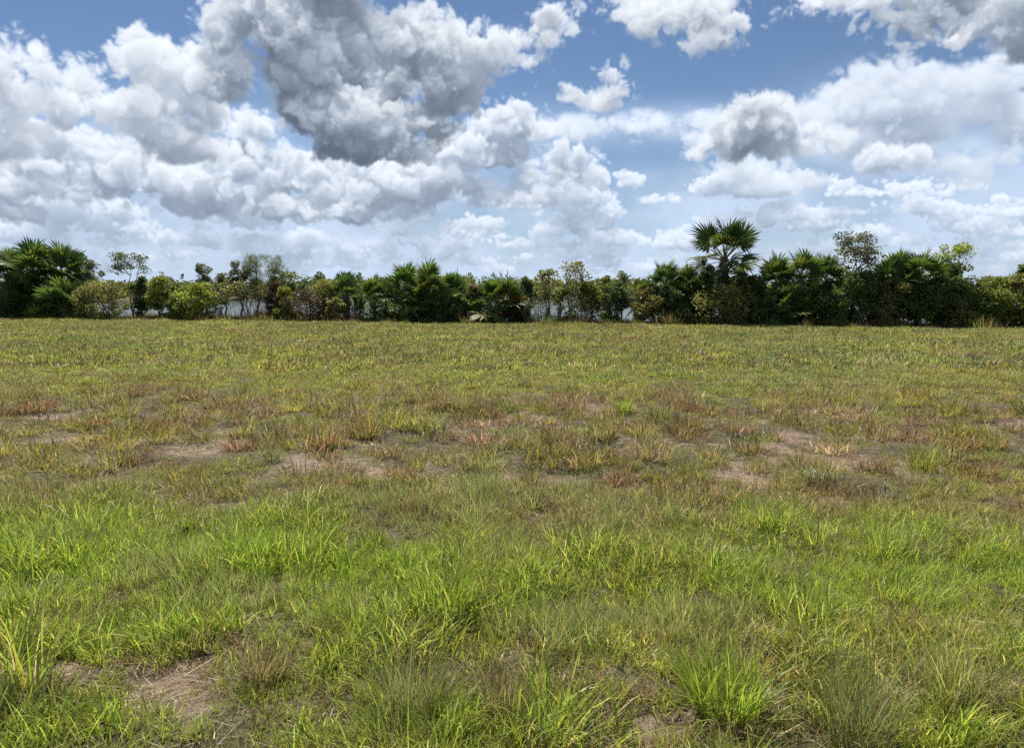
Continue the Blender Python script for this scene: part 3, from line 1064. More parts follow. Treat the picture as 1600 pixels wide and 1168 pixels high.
size = (0.75 + 0.5 * rng.uniform(0, 1, len(x))) * np.clip(0.45 + 1.1 * fbm(x, y, 1.6, 3, 151), 0.6, 1.35)
patch = np.clip((fbm(x, y, 5.0, 4, 153) - 0.44) * 4, 0, 1)[:, None]
tint = tint * (1 - 0.45 * patch) + 0.45 * patch * (C_BROWN * 0.55 + C_OLIVE * 0.45)
tint *= (0.70 + 0.42 * fbm(x, y, 2.2, 3, 155))[:, None]
far_parts.append((x[k], y[k], kind[k], tint[k], size[k]))
# taller, browner fringe along the palms
ne = 2000
xe = rng.uniform(EL[0] - 4, ER[0] + 4, ne)
ye = edge_y(xe) + rng.normal(0.3, 0.75, ne) + 1.6 * (fbm(xe, xe * 0, 3.0, 3, 131) - 0.5)
te = np.where(rng.uniform(0, 1, (ne, 1)) < 0.35, C_BROWN, np.where(rng.uniform(0, 1, (ne, 1)) < 0.4, C_GREEN, C_OLIVE)) * rng.uniform(0.5, 0.9, (ne, 1))
far_parts.append((xe, ye, rng.choice(V_EDGE, ne), te, rng.uniform(0.3, 0.95, ne) + 1.8 * np.clip(fbm(xe, ye, 1.2, 2, 133) - 0.55, 0, 1) * 2))
# dead blades on the soil
for (a0, a1, dn) in ((1.3, 6.0, 260), (6.0, 13.0, 150)):
    x, y = wedge(rng, a0, a1, dn)
    r = rng.uniform(0, 1, len(x)) < 0.35 + 0.9 * bare_mask(x, y)
    x, y = x[r], y[r]
    cc = np.where(rng.uniform(0, 1, (len(x), 1)) < 0.55, C_STRAW, C_BROWN) * rng.uniform(0.6, 1.3, (len(x), 1))
    lit_parts.append((x, y, rng.choice(V_LITTER, len(x)), cc, rng.uniform(0.4, 1.0, len(x))))
field_object('field_grass', 'mixed green and brown grass covering the near field', near_parts)
field_object('distant_grass', 'short olive grass of the far field up to the palms', far_parts)
field_object('dead_grass', 'dry straw-coloured blades lying on the bare soil', lit_parts)

# ================================================================== single tufts that stand out
def tuft(px, py, h_px, w_px, style, label):
    x, y = pix_ground(px, py)
    dist = math.hypot(math.hypot(x, y), CAM_H)
    k = dist / F_PX
    H, Wd = h_px * k * 1.08, w_px * k * 0.5
    z = float(ground_h(x, y)) - 0.01
    g = np.random.default_rng(int(px * 7 + py))
    m = MB()
    n = int(np.clip(240 * (w_px / 120.0), 130, 420))
    c = {'bright': [C_LUSH, C_LUSH * 1.15, C_GREEN, C_YELLOW], 'wiry': [C_GREY, C_GREY * 0.85, C_OLIVE, C_GREEN, C_BROWN], 'brown': [C_BROWN, C_RED, C_STRAW * 0.7, C_OLIVE],
         'yellow': [C_YELLOW, C_GREEN, C_OLIVE], 'dark': [C_GREEN * 0.7, C_LUSH * 0.75, C_GREEN], 'red': [C_RED, C_BROWN, C_OLIVE]}[style]
    wd = {'bright': 0.0050, 'wiry': 0.0024, 'brown': 0.0030, 'yellow': 0.0048, 'dark': 0.0055, 'red': 0.0028}[style] * (1 + 0.05 * dist)
    lean = min(1.0, Wd / H * 0.9)
    blades(m, g, n, Wd * 0.42, H * 0.45, H * 1.0, wd, lean, 0.8, c, segs=4)
    blades(m, g, n // 2, Wd * 0.6, H * 0.25, H * 0.6, wd, 1.1, 1.5, list(c) + [C_BROWN, C_STRAW * 0.8], segs=4)
    if style in ('wiry',):
        blades(m, g, 18, Wd * 0.25, H * 0.95, H * 1.3, wd * 0.8, lean * 0.6, 0.4, [C_STRAW * 0.7, C_OLIVE], segs=4)
    o = m.build('grass_tuft', M_TUFT)
    o.location = (x, y, z)
    return tag(o, label, 'grass tuft', 'grass tufts standing out of the field')


tuft(1130, 1095, 120, 230, 'bright', 'big bright green grass tuft with a dark hollow at its foot, lower right')
tuft(640, 1112, 130, 190, 'wiry', 'large grey-green wiry grass tuft in the foreground left of the dry brown tuft')
tuft(782, 1106, 90, 140, 'brown', 'dry orange-brown grass tuft above a dark hole near the bottom centre')
tuft(1340, 1140, 140, 180, 'wiry', 'tall fine-bladed tuft nearest the camera at lower right')
tuft(415, 1062, 80, 120, 'brown', 'reddish-brown dying tuft at lower left centre')
tuft(1440, 738, 60, 75, 'yellow', 'yellow-green tuft standing beside the pale bare patch at right')
tuft(985, 737, 38, 60, 'brown', 'small dark brown tuft in the bare band right of centre')
tuft(580, 852, 45, 85, 'dark', 'dark green leafy patch behind the lush grass left of centre')
tuft(457, 708, 32, 48, 'yellow', 'small round green tuft in the bare band left of centre')
tuft(424, 730, 44, 50, 'wiry', 'bluish-grey tuft beside the pinkish bare patch')
tuft(828, 752, 40, 62, 'brown', 'olive-brown tuft in the middle of the bare band')
tuft(1072, 745, 50, 66, 'wiry', 'grey-green tuft left of the sandy patch right of centre')
tuft(292, 838, 32, 40, 'dark', 'little fresh green weed tuft in brownish grass at left')
tuft(690, 965, 100, 130, 'bright', 'lush green clump with bent blades in the bright band at centre')
tuft(1385, 640, 30, 50, 'wiry', 'bluish tuft in the far field at right')
tuft(650, 728, 34, 60, 'yellow', 'olive tuft at the edge of the pinkish bare patch')
tuft(1468, 810, 55, 70, 'brown', 'dry tan tuft at the right edge of the field')
tuft(975, 645, 34, 50, 'bright', 'light green tuft in the middle of the far field')


def weed(px, py, h_px, w_px, label):
    """coarse grass weed: a fan of broad folded leaves, some of them bleached"""
    x, y = pix_ground(px, py)
    k = math.hypot(math.hypot(x, y), CAM_H) / F_PX
    H, Wd = h_px * k * 1.25, w_px * k * 0.5
    g = np.random.default_rng(int(px + py))
    m = MB()
    blades(m, g, 60, Wd * 0.35, H * 0.5, H, 0.0085, min(1.0, Wd / H), 1.5, [C_GREEN, C_LUSH, C_YELLOW], segs=4)
    blades(m, g, 12, Wd * 0.4, H * 0.5, H * 0.95, 0.0075, min(1.0, Wd / H), 1.7, [C_STRAW * 1.7, C_STRAW * 1.3], segs=4)
    o = m.build('broad_leaf_weed', M_TUFT)
    o.location = (x, y, float(ground_h(x, y)) - 0.01)
    return tag(o, label, 'weed', 'coarse weeds in the grass')


weed(45, 1075, 130, 150, 'coarse weed with bleached bent leaves at the lower left edge')
weed(742, 848, 48, 85, 'pale-leaved weed with upright blades at the centre of the field')

# ================================================================== palms
FR_GREEN = [np.array((0.090, 0.145, 0.036)), np.array((0.115, 0.170, 0.038)), np.array((0.072, 0.120, 0.036)), np.array((0.165, 0.195, 0.042))]
FR_DEAD = [np.array((0.15, 0.105, 0.065)), np.array((0.17, 0.135, 0.10)), np.array((0.11, 0.075, 0.05))]
FROND = {}


def frond_mesh(style, seed):
    """fan leaf of a cabbage palm: petiole along +X, then a pleated fan of narrow drooping segments"""
    g = np.random.default_rng(seed)
    m = MB()
    dead = style == 'dead'
    lp = 0.95
    col0 = FR_DEAD[seed % 3] if dead else FR_GREEN[seed % 4] * (0.62 if style == 'dark' else 1.0)
    t = np.linspace(0, 1, 4)
    pet = np.stack((t * lp, 0 * t, 0.10 * np.sin(t * math.pi * 0.5)), -1)
    m.tube(pet, np.array((0.030, 0.022, 0.018, 0.014)), col0 * (0.9 if dead else 1.25), 4)
    n = 30
    hub = np.array((lp - 0.02, 0, 0.10))
    phis = np.linspace(-rad(128), rad(128), n) + g.normal(0, 0.025, n)
    for k, ph in enumerate(phis):
        L = (0.88 - 0.25 * abs(ph) / rad(128)) * g.uniform(0.86, 1.08) * (0.85 if dead else 1.0)
        d = np.array((math.cos(ph) * 1.05 + 0.10, math.sin(ph), 0.0))
        d /= np.linalg.norm(d)
        s = np.array((-d[1], d[0], 0))
        lift = 0.16 * abs(math.sin(ph)) + g.normal(0, 0.03)
        droop = (0.75 if dead else 0.34) * g.uniform(0.5, 1.5)
        pleat = 0.018 if k % 2 else -0.018
        rr = (0.0, 0.38, 0.70, 1.0)
        ww = (0.004, 0.036, 0.034, 0.0)
        if dead:
            ww = (0.004, 0.018, 0.012, 0.0)
        st = []
        for q in range(4):
            z = lift * rr[q] * L + pleat * min(1, rr[q] * 3) - droop * L * max(0, rr[q] - 0.35) ** 1.6 * 1.2
            st.append(hub + d * L * rr[q] * (1 - 0.10 * droop * rr[q]) + np.array((0, 0, z)) + s * g.normal(0, 0.012) * rr[q])
        v = []
        for q in range(3):
            v += [st[q] - s * ww[q], st[q] + s * ww[q]]
        v.append(st[3])
        c = col0 * g.uniform(0.8, 1.2)
        m.add(v, [(0, 1, 3, 2), (2, 3, 5, 4)], c)
        m.f.append(np.array([(4, 5, 6)], np.int32) + m.n - 7)
    return m.mesh('frond', M_PALM)


for st, cnt in (('green', 8), ('dead', 3), ('dark', 4)):
    FROND[st] = [frond_mesh(st, 300 + i + {'green': 0, 'dead': 50, 'dark': 80}[st]) for i in range(cnt)]


def place(px, off):
    """ground position seen at pixel column px, off metres behind the edge of the field"""
    d = pix_dir(px, 480)
    k = d.x / d.y
    slope = (ER[1] - EL[1]) / (ER[0] - EL[0])
    yy = (EL[1] - slope * EL[0] + off) / (1 - slope * k)
    return k * yy, yy


def top_z(px, py, yy):
    d = pix_dir(px, py)
    return CAM_H + d.z / d.y * yy


def palm(px, top, w_px, off, label, nf=24, open_crown=False, dead=4, lo=-62):
    x, y = place(px, off)
    z0 = float(ground_h(x, y))
    H = top_z(px, top, y) - z0
    k = y / F_PX
    R = w_px * k * 0.5
    fs = R / (1.36 if open_crown else 1.25)                                   # scale of a frond (a full one reaches about 1.8)
    th = max(0.2, H - (1.58 if not open_crown else 1.45) * fs)
    g = np.random.default_rng(int(px * 13 + top + 5000))
    root = bpy.data.objects.new('cabbage_palm', None)
    COL.objects.link(root)
    root.location = (x, y, z0 - 0.03)
    root.empty_display_size = 0.3
    tag(root, label, 'palm', 'palms along the lake bank')
    m = MB()
    n = max(6, int(th / 0.13))
    t = np.linspace(0, 1, n)
    r = 0.15 + 0.02 * np.sin(np.arange(n) * 2.4) + 0.04 * (t > 0.6)
    lean = g.normal(0, 0.04, 2)
    m.tube(np.stack((lean[0] * t * th, lean[1] * t * th, t * th), -1), r, (0.13, 0.105, 0.085), 8)
    for q in range(int(th / 0.06)):                 # old leaf bases
        tt = g.uniform(0.25, 1.0)
        a_ = g.uniform(0, 2 * math.pi)
        b = np.array((lean[0] * tt * th + 0.14 * math.cos(a_), lean[1] * tt * th + 0.14 * math.sin(a_), tt * th))
        o_ = np.array((math.cos(a_), math.sin(a_), 1.6))
        o_ /= np.linalg.norm(o_)
        m.tube(np.stack((b, b + o_ * 0.16, b + o_ * 0.26)), (0.035, 0.028, 0.012), np.array((0.17, 0.13, 0.09)) * g.uniform(0.6, 1.3), 4)
    m.build('trunk', M_BARK, root)
    topp = Vector((lean[0] * th, lean[1] * th, th))
    ga = 2.399963
    nf = int(nf * (1.55 if not open_crown else 1.0))
    for q in range(nf):
        u = q / max(1, nf - 1)
        el = rad(82 - u ** 0.85 * (82 - lo)) + g.normal(0, 0.10)
        o = bpy.data.objects.new('frond', FROND['dark'][int(g.integers(0, 4))] if open_crown else FROND['green'][int(g.integers(0, 8))])
        COL.objects.link(o)
        o.parent = root
        o.location = topp * (1.0 if open_crown else 1 - 0.35 * u) + Vector((0, 0, -0.12 * fs * u))
        o.rotation_euler = (Matrix.Rotation(q * ga + g.normal(0, 0.15), 3, 'Z') @ Matrix.Rotation(-el, 3, 'Y') @ Matrix.Rotation(g.normal(0, 0.7), 3, 'X')).to_euler()
        s = fs * g.uniform(0.85, 1.1)
        o.scale = (s, s, s)
    for q in range(dead):
        el = rad(g.uniform(-85, -58))
        o = bpy.data.objects.new('frond', FROND['dead'][int(g.integers(0, 3))])
        COL.objects.link(o)
        o.parent = root
        o['label'] = 'dead brown frond hanging down'
        o.location = topp + Vector((0, 0, -0.45 * fs))
        o.rotation_euler = (Matrix.Rotation(g.uniform(0, 6.28), 3, 'Z') @ Matrix.Rotation(-el, 3, 'Y') @ Matrix.Rotation(g.normal(0, 0.4), 3, 'X')).to_euler()
        s = fs * g.uniform(0.7, 0.95)
        o.scale = (s, s, s)
    return root


# ================================================================== shrubs and small trees
L_DARK = np.array((0.105, 0.138, 0.048))
L_MID = np.array((0.140, 0.175, 0.052))
L_OLIVE = np.array((0.215, 0.210, 0.072))
L_YELLOW = np.array((0.250, 0.280, 0.055))
L_LIME = np.array((0.270, 0.320, 0.080))
L_BROWN = np.array((0.130, 0.095, 0.068))
L_GREY = np.array((0.125, 0.140, 0.088))


def shrub(px, top, w_px, off, label, tint, name='shrub', cat='shrub', n_clump=34, leaves=115, leaf=0.125, z0f=0.06, stems=5, top_heavy=0.0, rc=0.26, bark=(0.12, 0.10, 0.085), group='shrubs along the lake bank', feather=False, bare_twigs=0):
    x, y = place(px, off)
    z0 = float(ground_h(x, y))
    H = max(0.4, top_z(px, top, y) - z0)
    R = w_px * y / F_PX * 0.5
    g = np.random.default_rng(int(px * 17 + top * 3 + w_px + 5000))
    root = bpy.data.objects.new(name, None)
    COL.objects.link(root)
    root.location = (x, y, z0 - 0.03)
    root.empty_display_size = 0.3
    tag(root, label, cat, group)
    mt, ml = MB(), MB()
    st = []
    r0 = 0.012 + 0.010 * H
    for q in range(stems):
        a_ = g.uniform(0, 2 * math.pi)
        rt = R * g.uniform(0.1, 0.6) * (1 if stems > 1 else 0.3)
        tp = np.array((rt * math.cos(a_), rt * math.sin(a_), H * g.uniform(0.72, 0.93)))
        bs = np.array((math.cos(a_), math.sin(a_), 0)) * 0.06 * (stems > 1)
        t = np.linspace(0, 1, 7)[:, None]
        wob = g.normal(0, 0.05 * H * 0.5, (7, 3)) * (1, 1, 0.2) * np.sin(t * math.pi)
        pl = bs * (1 - t) + tp * t ** np.array((1.4, 1.4, 1.0)) + wob
        st.append(pl)
        mt.tube(pl, np.linspace(r0, r0 * 0.25, 7) * (1 if stems > 1 else 1.7), np.array(bark) * g.uniform(0.7, 1.3), 5)
    n_clump = int(n_clump * 1.35)
    for q in range(n_clump):
        for _try in range(8):
            hz = g.uniform(z0f, 0.97) ** (1.0 / (1.0 + top_heavy))
            u = (hz - z0f) / (1 - z0f)
            prof = math.sqrt(max(0.02, 1 - (2 * abs(u - 0.42 - 0.2 * min(1, top_heavy)) / 1.25) ** 2))
            a_ = g.uniform(0, 2 * math.pi)
            rr = R * prof * math.sqrt(g.uniform(0.05, 1))
            c = np.array((rr * math.cos(a_), rr * math.sin(a_), hz * H))
            if c[2] < H * 0.98:
                break
        # a branch from the nearest stem
        best = min(st, key=lambda s_: np.min(np.linalg.norm(s_ - c, axis=1) + 2.0 * (s_[:, 2] > c[2])))
        dd = np.linalg.norm(best - c, axis=1) + 2.0 * (best[:, 2] > c[2])
        an = best[int(np.argmin(dd))]
        mid = (an + c) / 2 + np.array((0, 0, 0.06 * np.linalg.norm(c - an)))
        mt.tube(np.stack((an, mid, c)), (r0 * 0.35, r0 * 0.25, r0 * 0.12), np.array(bark) * g.uniform(0.7, 1.3), 4)
        nl = int(leaves * g.uniform(0.5, 1.4))
        rad_c = rc * g.uniform(0.65, 1.35) * max(0.6, min(1.3, R))
        dirs = unit(g.normal(0, 1, (nl, 3)))
        rr_ = rad_c * g.uniform(0.15, 1, (nl, 1)) ** 0.55
        pos = c + dirs * rr_ * np.array((1.15, 1.15, 0.8 if not feather else 1.6))
        pos[:, 2] = np.clip(pos[:, 2], 0.04, H * 1.02)
        d = unit(dirs + g.normal(0, 0.7, (nl, 3)) + (0, 0, 0.25 if not feather else 0.9))
        sd_ = unit(np.cross(d, g.normal(0, 1, (nl, 3)) + (0, 0, 0.6)))
        cc = tint * g.uniform(0.8, 1.2) * g.uniform(0.65, 1.35, (nl, 1))
        hot = g.uniform(0, 1, (nl, 1)) < 0.07
        cc = np.where(hot, cc * np.array((1.9, 1.5, 1.1)), cc)
        lw = g.uniform(0.7, 1.3, nl) * leaf
        ml.leaves(pos, d, sd_, lw * (1.0 if not feather else 2.0), lw * (0.55 if not feather else 0.16), cc)
    for q in range(bare_twigs):
        a_ = g.uniform(0, 2 * math.pi)
        b = np.array((R * 0.8 * g.uniform(-1, 1), R * 0.5 * g.uniform(-1, 1), 0))
        e = b + np.array((g.normal(0, 0.35), g.normal(0, 0.3), H * g.uniform(0.35, 0.85)))
        mid = (b + e) / 2 + g.normal(0, 0.10, 3)
        mt.tube(np.stack((b, mid, e)), (0.014, 0.010, 0.004), np.array((0.20, 0.175, 0.15)) * g.uniform(0.6, 1.3), 4)
        for _ in range(3):
            s_ = b + (e - b) * g.uniform(0.3, 0.9)
            mt.tube(np.stack((s_, s_ + g.normal(0, 0.12, 3) + (0, 0, 0.12), s_ + g.normal(0, 0.2, 3) + (0, 0, 0.3))), (0.008, 0.006, 0.003), np.array((0.20, 0.175, 0.15)) * g.uniform(0.6, 1.3), 3)
    tree = cat == 'tree'
    mt.build('trunk' if tree else 'stem', M_BARK, root)
    ml.build('crown' if tree else 'foliage', M_LEAF, root)
    return root


def small_tree(px, top, w_px, off, label, tint, **kw):
    a = dict(n_clump=22, leaves=75, leaf=0.115, z0f=0.45, stems=1, top_heavy=0.6, rc=0.26, bark=(0.22, 0.19, 0.16))
    a.update(kw)
    return shrub(px, top, w_px, off, label, tint, name='small_tree', cat='tree', group='slender trees among the palms', **a)


# ---- left end
palm(22, 384, 80, 1.2, 'leftmost palm of the big dark clump, cut by the left edge', nf=26)
palm(58, 376, 84, 0.8, 'tall middle palm of the dark clump at the left edge', nf=28)
palm(95, 377, 80, 1.5, 'right-hand palm of the dark clump at the left edge', nf=28)
palm(40, 425, 80, 0.2, 'low palm with fans near the ground at far left', nf=22)
palm(100, 428, 84, 0.1, 'low front palm under the dark clump at left', nf=22, dead=6)
shrub(-5, 405, 60, 0.6, 'brownish dark shrub cut by the left edge of the picture', L_DARK, n_clump=40)
shrub(70, 440, 130, 0.9, 'dark undergrowth beneath the left palm clump', L_DARK, n_clump=46, z0f=0.05)
shrub(118, 392, 46, 2.2, 'dark leafy shrub at the right shoulder of the left palm clump', L_DARK, n_clump=34)
small_tree(149, 407, 26, 1.5, 'short slender sapling just right of the left palm clump', L_GREY, n_clump=16)
shrub(165, 440, 78, 0.4, 'olive-yellow rounded shrub between two slender saplings', L_OLIVE, n_clump=44)
small_tree(205, 397, 52, 1.0, 'airy slender tree with a bare forked stem at left', L_GREY, n_clump=18, z0f=0.62, leaves=60, stems=2)
shrub(221, 430, 26, 0.6, 'narrow dark upright shrub beside the forked slender tree', L_DARK, n_clump=22)
shrub(250, 433, 50, 0.5, 'bright yellow-green shrub with a dark top', L_YELLOW * 0.75, n_clump=38)
shrub(305, 443, 66, 0.2, 'broad lime-green bush in front of the lake at left', L_YELLOW, n_clump=44)
shrub(280, 462, 40, 0.0, 'low dark shrub under the lime bushes', L_MID, n_clump=26)
small_tree(323, 412, 24, 2.0, 'thin sapling with a small tuft of leaves behind the lime bush', L_GREY, n_clump=12, z0f=0.55)
small_tree(352, 424, 22, 2.0, 'thinnest sapling left of the feathery trees', L_GREY, n_clump=10, z0f=0.5)
small_tree(375, 407, 32, 1.6, 'spindly tree with round leaf clusters over the lake', L_GREY, n_clump=18, z0f=0.5)
small_tree(402, 401, 34, 1.8, 'feathery dark pine-like tree, left one of two', L_DARK, n_clump=30, z0f=0.25, feather=True)
small_tree(430, 403, 32, 2.2, 'feathery dark pine-like tree, right one of two', L_DARK * 1.15, n_clump=28, z0f=0.25, feather=True)
shrub(385, 440, 80, 0.8, 'twiggy half-bare shrub with grey stems in front of the water at left', L_OLIVE, n_clump=16, z0f=0.62, leaves=45, bare_twigs=26)
shrub(345, 447, 40, 1.2, 'thin grey-green shrub with bare legs beside the lime bush', L_GREY, n_clump=14, z0f=0.5, leaves=45, bare_twigs=10)
shrub(428, 436, 36, 0.9, 'brownish withered shrub beneath the feathery trees', L_BROWN, n_clump=22)
shrub(448, 448, 30, 0.3, 'small yellow-green shrub beside the dead brown bush', L_YELLOW * 0.8, n_clump=20)
shrub(450, 424, 40, 2.4, 'green rounded shrub right of the feathery trees', L_MID, n_clump=28)
shrub(482, 455, 62, 0.0, 'dead dark brown bush close to the ground, left of the low palms', L_BROWN * 0.7, n_clump=34, leaves=60)
shrub(510, 438, 56, 1.6, 'olive bush behind the dead brown bush', L_OLIVE, n_clump=32)
small_tree(500, 424, 20, 2.6, 'short leafy sapling poking above the olive bush', L_MID, n_clump=10)
shrub(525, 466, 28, -0.1, 'pale sparse shrub in front of a gap of bright water', L_OLIVE * 1.2, n_clump=12, z0f=0.3, bare_twigs=14)
shrub(553, 474, 36, 1.0, 'thin bare twigs before the bright water gap', L_GREY, n_clump=6, leaves=25, z0f=0.5, bare_twigs=14)

# ---- middle
palm(541, 425, 56, 1.4, 'low fan palm at the left of the middle group', nf=15, lo=5, dead=2)
palm(584, 430, 62, 0.7, 'low dark fan palm with leaves down to the ground, left of the middle clump', nf=24, dead=5)
shrub(610, 430, 34, 1.2, 'small olive-brown shrub leaning on the middle palm clump', L_OLIVE * 0.85, n_clump=22)
palm(636, 406, 72, 1.0, 'left peak of the tall middle palm clump', nf=26)
palm(674, 408, 78, 0.6, 'central peak of the tall middle palm clump', nf=28, dead=5)
palm(706, 425, 62, 0.9, 'right shoulder palm of the middle clump', nf=24)
palm(660, 445, 70, 0.0, 'low front palm at the foot of the middle clump', nf=20, dead=6)
shrub(650, 455, 110, 0.4, 'dark undergrowth at the foot of the middle palm clump', L_DARK, n_clump=44, z0f=0.05)
shrub(718, 455, 36, 0.0, 'low dark shrub right of the middle palm clump', L_DARK * 1.2, n_clump=24)
shrub(746, 445, 34, 0.6, 'brown withered shrub at the left of the lone young palm', L_BROWN, n_clump=20)
palm(779, 424, 84, 0.4, 'lone young palm with a visible stem and bright fans', nf=24, lo=-20, dead=5)
shrub(795, 470, 36, 0.0, 'brownish leafy shrub at the foot of the lone young palm', L_BROWN * 1.2, n_clump=18)
shrub(758, 474, 40, -0.1, 'low grey twiggy shrub left of the lone palm stem', L_GREY, n_clump=12, leaves=40, bare_twigs=14)
shrub(822, 432, 24, 1.0, 'narrow dark upright shrub right of the lone young palm', L_DARK, n_clump=20)
shrub(812, 452, 32, 0.4, 'orange-tinged shrub right of the lone young palm', np.array((0.17, 0.12, 0.03)), n_clump=20)
shrub(855, 420, 38, 1.4, 'tall airy shrub, left one over the pale water gap', L_OLIVE, n_clump=20, z0f=0.48, leaves=40, bare_twigs=8)
shrub(895, 409, 56, 1.0, 'tallest airy open shrub with sparse twigs in the middle gap', L_OLIVE, n_clump=24, z0f=0.46, leaves=38, top_heavy=0.3, bare_twigs=12)
shrub(875, 447, 30, 0.3, 'dark lower shrub beneath the airy shrubs', L_MID, n_clump=13, leaves=70)
shrub(925, 440, 44, 1.2, 'yellow-olive bush right of the airy shrubs', L_YELLOW * 0.7, n_clump=28, z0f=0.3)
shrub(845, 472, 60, -0.2, 'leafless grey twigs before the water, left part of the middle gap', L_GREY, n_clump=8, leaves=30, bare_twigs=30)
shrub(915, 470, 60, -0.1, 'leafless grey twigs before the water, right part of the middle gap', L_GREY, n_clump=8, leaves=30, bare_twigs=28)
small_tree(946, 430, 16, 2.0, 'tiny thin sapling above the yellow-olive bush', L_OLIVE, n_clump=9, z0f=0.5)
small_tree(971, 424, 18, 1.6, 'short dark cross-shaped sapling', L_DARK, n_clump=10, z0f=0.5)
shrub(958, 440, 42, 0.4, 'dark dense shrub left of the low fan palm', L_DARK, n_clump=34)
palm(1000, 431, 46, 0.8, 'small low fan palm between dark shrubs, left of the tall palm', nf=20)

# ---- right
palm(1038, 407, 62, 0.8, 'bright bushy palm left of the tall palm', nf=28)
palm(1068, 414, 58, 1.2, 'palm tucked between the bright palm and the tall palm', nf=24)
shrub(1020, 450, 60, 0.1, 'brown and olive shrub at the foot of the bright palm', L_OLIVE * 0.8, n_clump=34)
shrub(1060, 455, 70, 0.2, 'dark shrub below the palms left of the tall palm', L_DARK, n_clump=38)
palm(1133, 344, 108, 1.4, 'tallest palm standing clear against the sky with separate fans', nf=27, open_crown=True, dead=9, lo=-62)
shrub(1130, 447, 90, 0.2, 'leafy shrub with pale leaves around the stem of the tallest palm', L_OLIVE, n_clump=46, leaf=0.13)
shrub(1098, 425, 50, 1.0, 'dark shrub left of the tallest palm stem', L_DARK, n_clump=36)
shrub(1165, 430, 54, 0.8, 'dark green shrub right of the tallest palm stem', L_MID * 0.8, n_clump=38)
shrub(1185, 470, 40, 0.0, 'thin shrub with gaps of water right of the tallest palm', L_MID, n_clump=16, bare_twigs=8)
palm(1213, 394, 72, 1.2, 'left palm of the three behind the pale stub', nf=26)
palm(1250, 389, 72, 0.8, 'middle palm of the three, above a pale bare stub', nf=28, dead=6)
palm(1287, 396, 66, 1.4, 'right palm of the three, beside the tall airy tree', nf=26)
palm(1235, 440, 74, 0.0, 'low front palm beneath the three palms', nf=20, dead=7)
shrub(1215, 450, 60, 0.2, 'dark shrub under the left of the three palms', L_DARK, n_clump=36)
shrub(1290, 455, 66, 0.2, 'dark shrub right of the pale stub', L_DARK, n_clump=40)
shrub(1308, 466, 24, -0.2, 'small lime-green weed bush on the field edge at right', L_YELLOW, n_clump=10)
small_tree(1330, 364, 72, 1.2, 'tall airy broad-leaved tree with pale branches at right', L_GREY * 1.1, n_clump=40, z0f=0.42, leaves=70, stems=2, top_heavy=0.3)
shrub(1340, 425, 70, 0.4, 'dark dense shrub below the tall airy tree', L_DARK, n_clump=46)
shrub(1372, 432, 40, 1.0, 'dark shrub in the dip between tree and right palms', L_DARK * 1.1, n_clump=30)
palm(1401, 389, 70, 1.0, 'left palm of the right-hand pair', nf=26, dead=5)
palm(1434, 387, 74, 0.7, 'right palm of the right-hand pair', nf=28, dead=5)
shrub(1395, 440, 60, 0.2, 'olive viny shrub climbing the right-hand pair of palms', L_OLIVE * 0.9, n_clump=40)
shrub(1440, 440, 66, 0.1, 'dark undergrowth below the right-hand pair of palms', L_DARK, n_clump=38, z0f=0.25)
small_tree(1487, 382, 52, 1.4, 'lime-leaved airy treetop behind the right-hand pair', L_LIME, n_clump=26, z0f=0.45, leaves=48, stems=2)
shrub(1480, 415, 70, 0.8, 'dark spreading shrub right of the right-hand pair', L_DARK, n_clump=52)
shrub(1515, 440, 56, 0.5, 'dark sloping shrub toward the right edge', L_MID * 0.8, n_clump=38)
shrub(1500, 470, 40, -0.1, 'light green low shrub under the dark sloping shrub', L_OLIVE, n_clump=20)
shrub(1560, 434, 76, 0.5, 'yellow-green broad bush near the right edge', L_YELLOW * 0.7, n_clump=54)
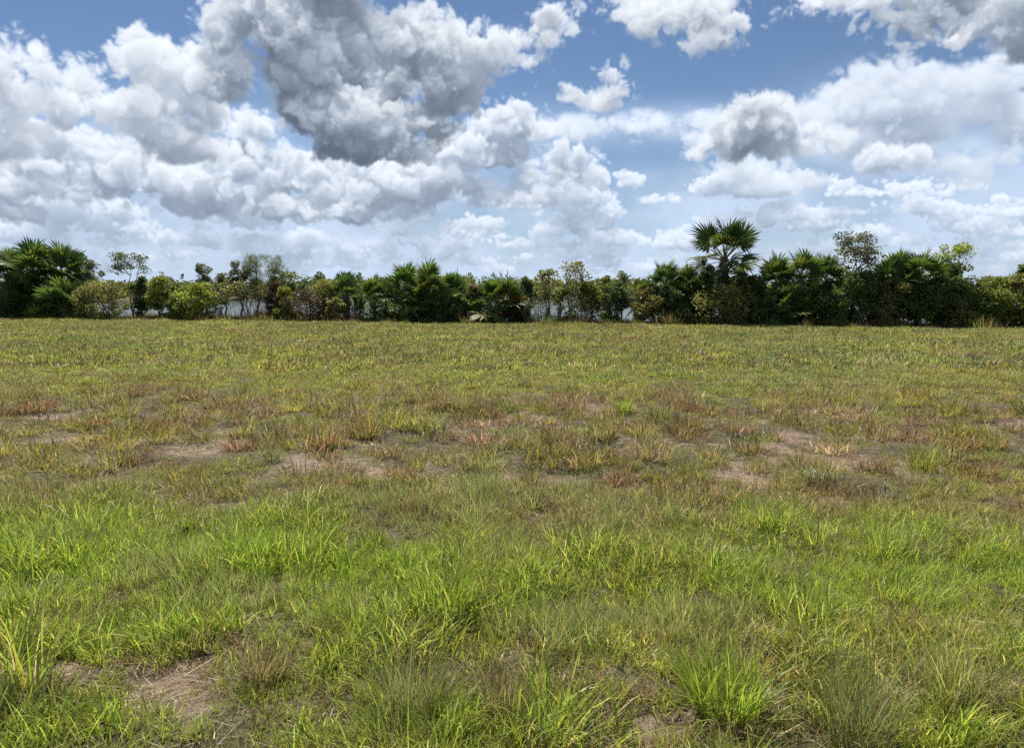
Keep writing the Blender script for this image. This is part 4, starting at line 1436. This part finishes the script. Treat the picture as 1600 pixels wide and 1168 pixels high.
shrub(1605, 428, 60, 0.2, 'olive bush cut by the right edge of the picture', L_OLIVE, n_clump=46)
shrub(1545, 474, 50, -0.2, 'low shadowed shrub at the foot of the yellow-green bush', L_MID, n_clump=26)
small_tree(1602, 414, 26, 3.0, 'dark treetop peeping over the right edge bush', L_DARK, n_clump=22)


# ---- bare sticks and the stub
def stick(px, top, off, label, r=0.022, col=(0.07, 0.055, 0.045)):
    x, y = place(px, off)
    z0 = float(ground_h(x, y))
    H = top_z(px, top, y) - z0
    g = np.random.default_rng(int(px))
    m = MB()
    t = np.linspace(0, 1, 8)
    m.tube(np.stack((0.05 * np.sin(t * 3 + px), 0.03 * t, t * H), -1), r * (1 - 0.35 * t), col, 6)
    for q in range(4):
        b = np.array((0.05 * math.sin(0.8 * 3 + px), 0.024, H * (0.7 + 0.07 * q)))
        a_ = g.uniform(0, 6.28)
        m.tube(np.stack((b, b + np.array((math.cos(a_) * .06, math.sin(a_) * .06, .05)), b + np.array((math.cos(a_) * .10, math.sin(a_) * .10, .13)))), (r * .4, r * .3, r * .15), col, 4)
    o = m.build('dead_stem', M_BARK)
    o.location = (x, y, z0 - 0.02)
    tag(o, label, 'stem', 'bare dead stems')


stick(714, 418, 2.2, 'thin bare dead stem rising right of the middle palm clump')
stick(794, 420, 2.2, 'thin bare dead stem rising behind the lone young palm')
stick(667, 400, 2.4, 'thin dead stem sticking out above the middle palm clump', 0.015)

x, y = place(1260, -0.1)
m = MB()
t = np.linspace(0, 1, 6)
m.tube(np.stack((0.05 * t, 0 * t, t * 0.75), -1), np.array((0.13, 0.11, 0.10, 0.085, 0.07, 0.03)), (0.42, 0.38, 0.33), 8)
m.tube([(0.03, 0, 0.4), (0.10, 0, 0.55), (0.13, 0.02, 0.72)], (0.05, 0.035, 0.01), (0.42, 0.38, 0.33), 6)
o = m.build('tree_stump', M_BARK)
o.location = (x, y, float(ground_h(x, y)) - 0.02)
tag(o, 'short pale weathered stump at the foot of the three palms', 'stump')
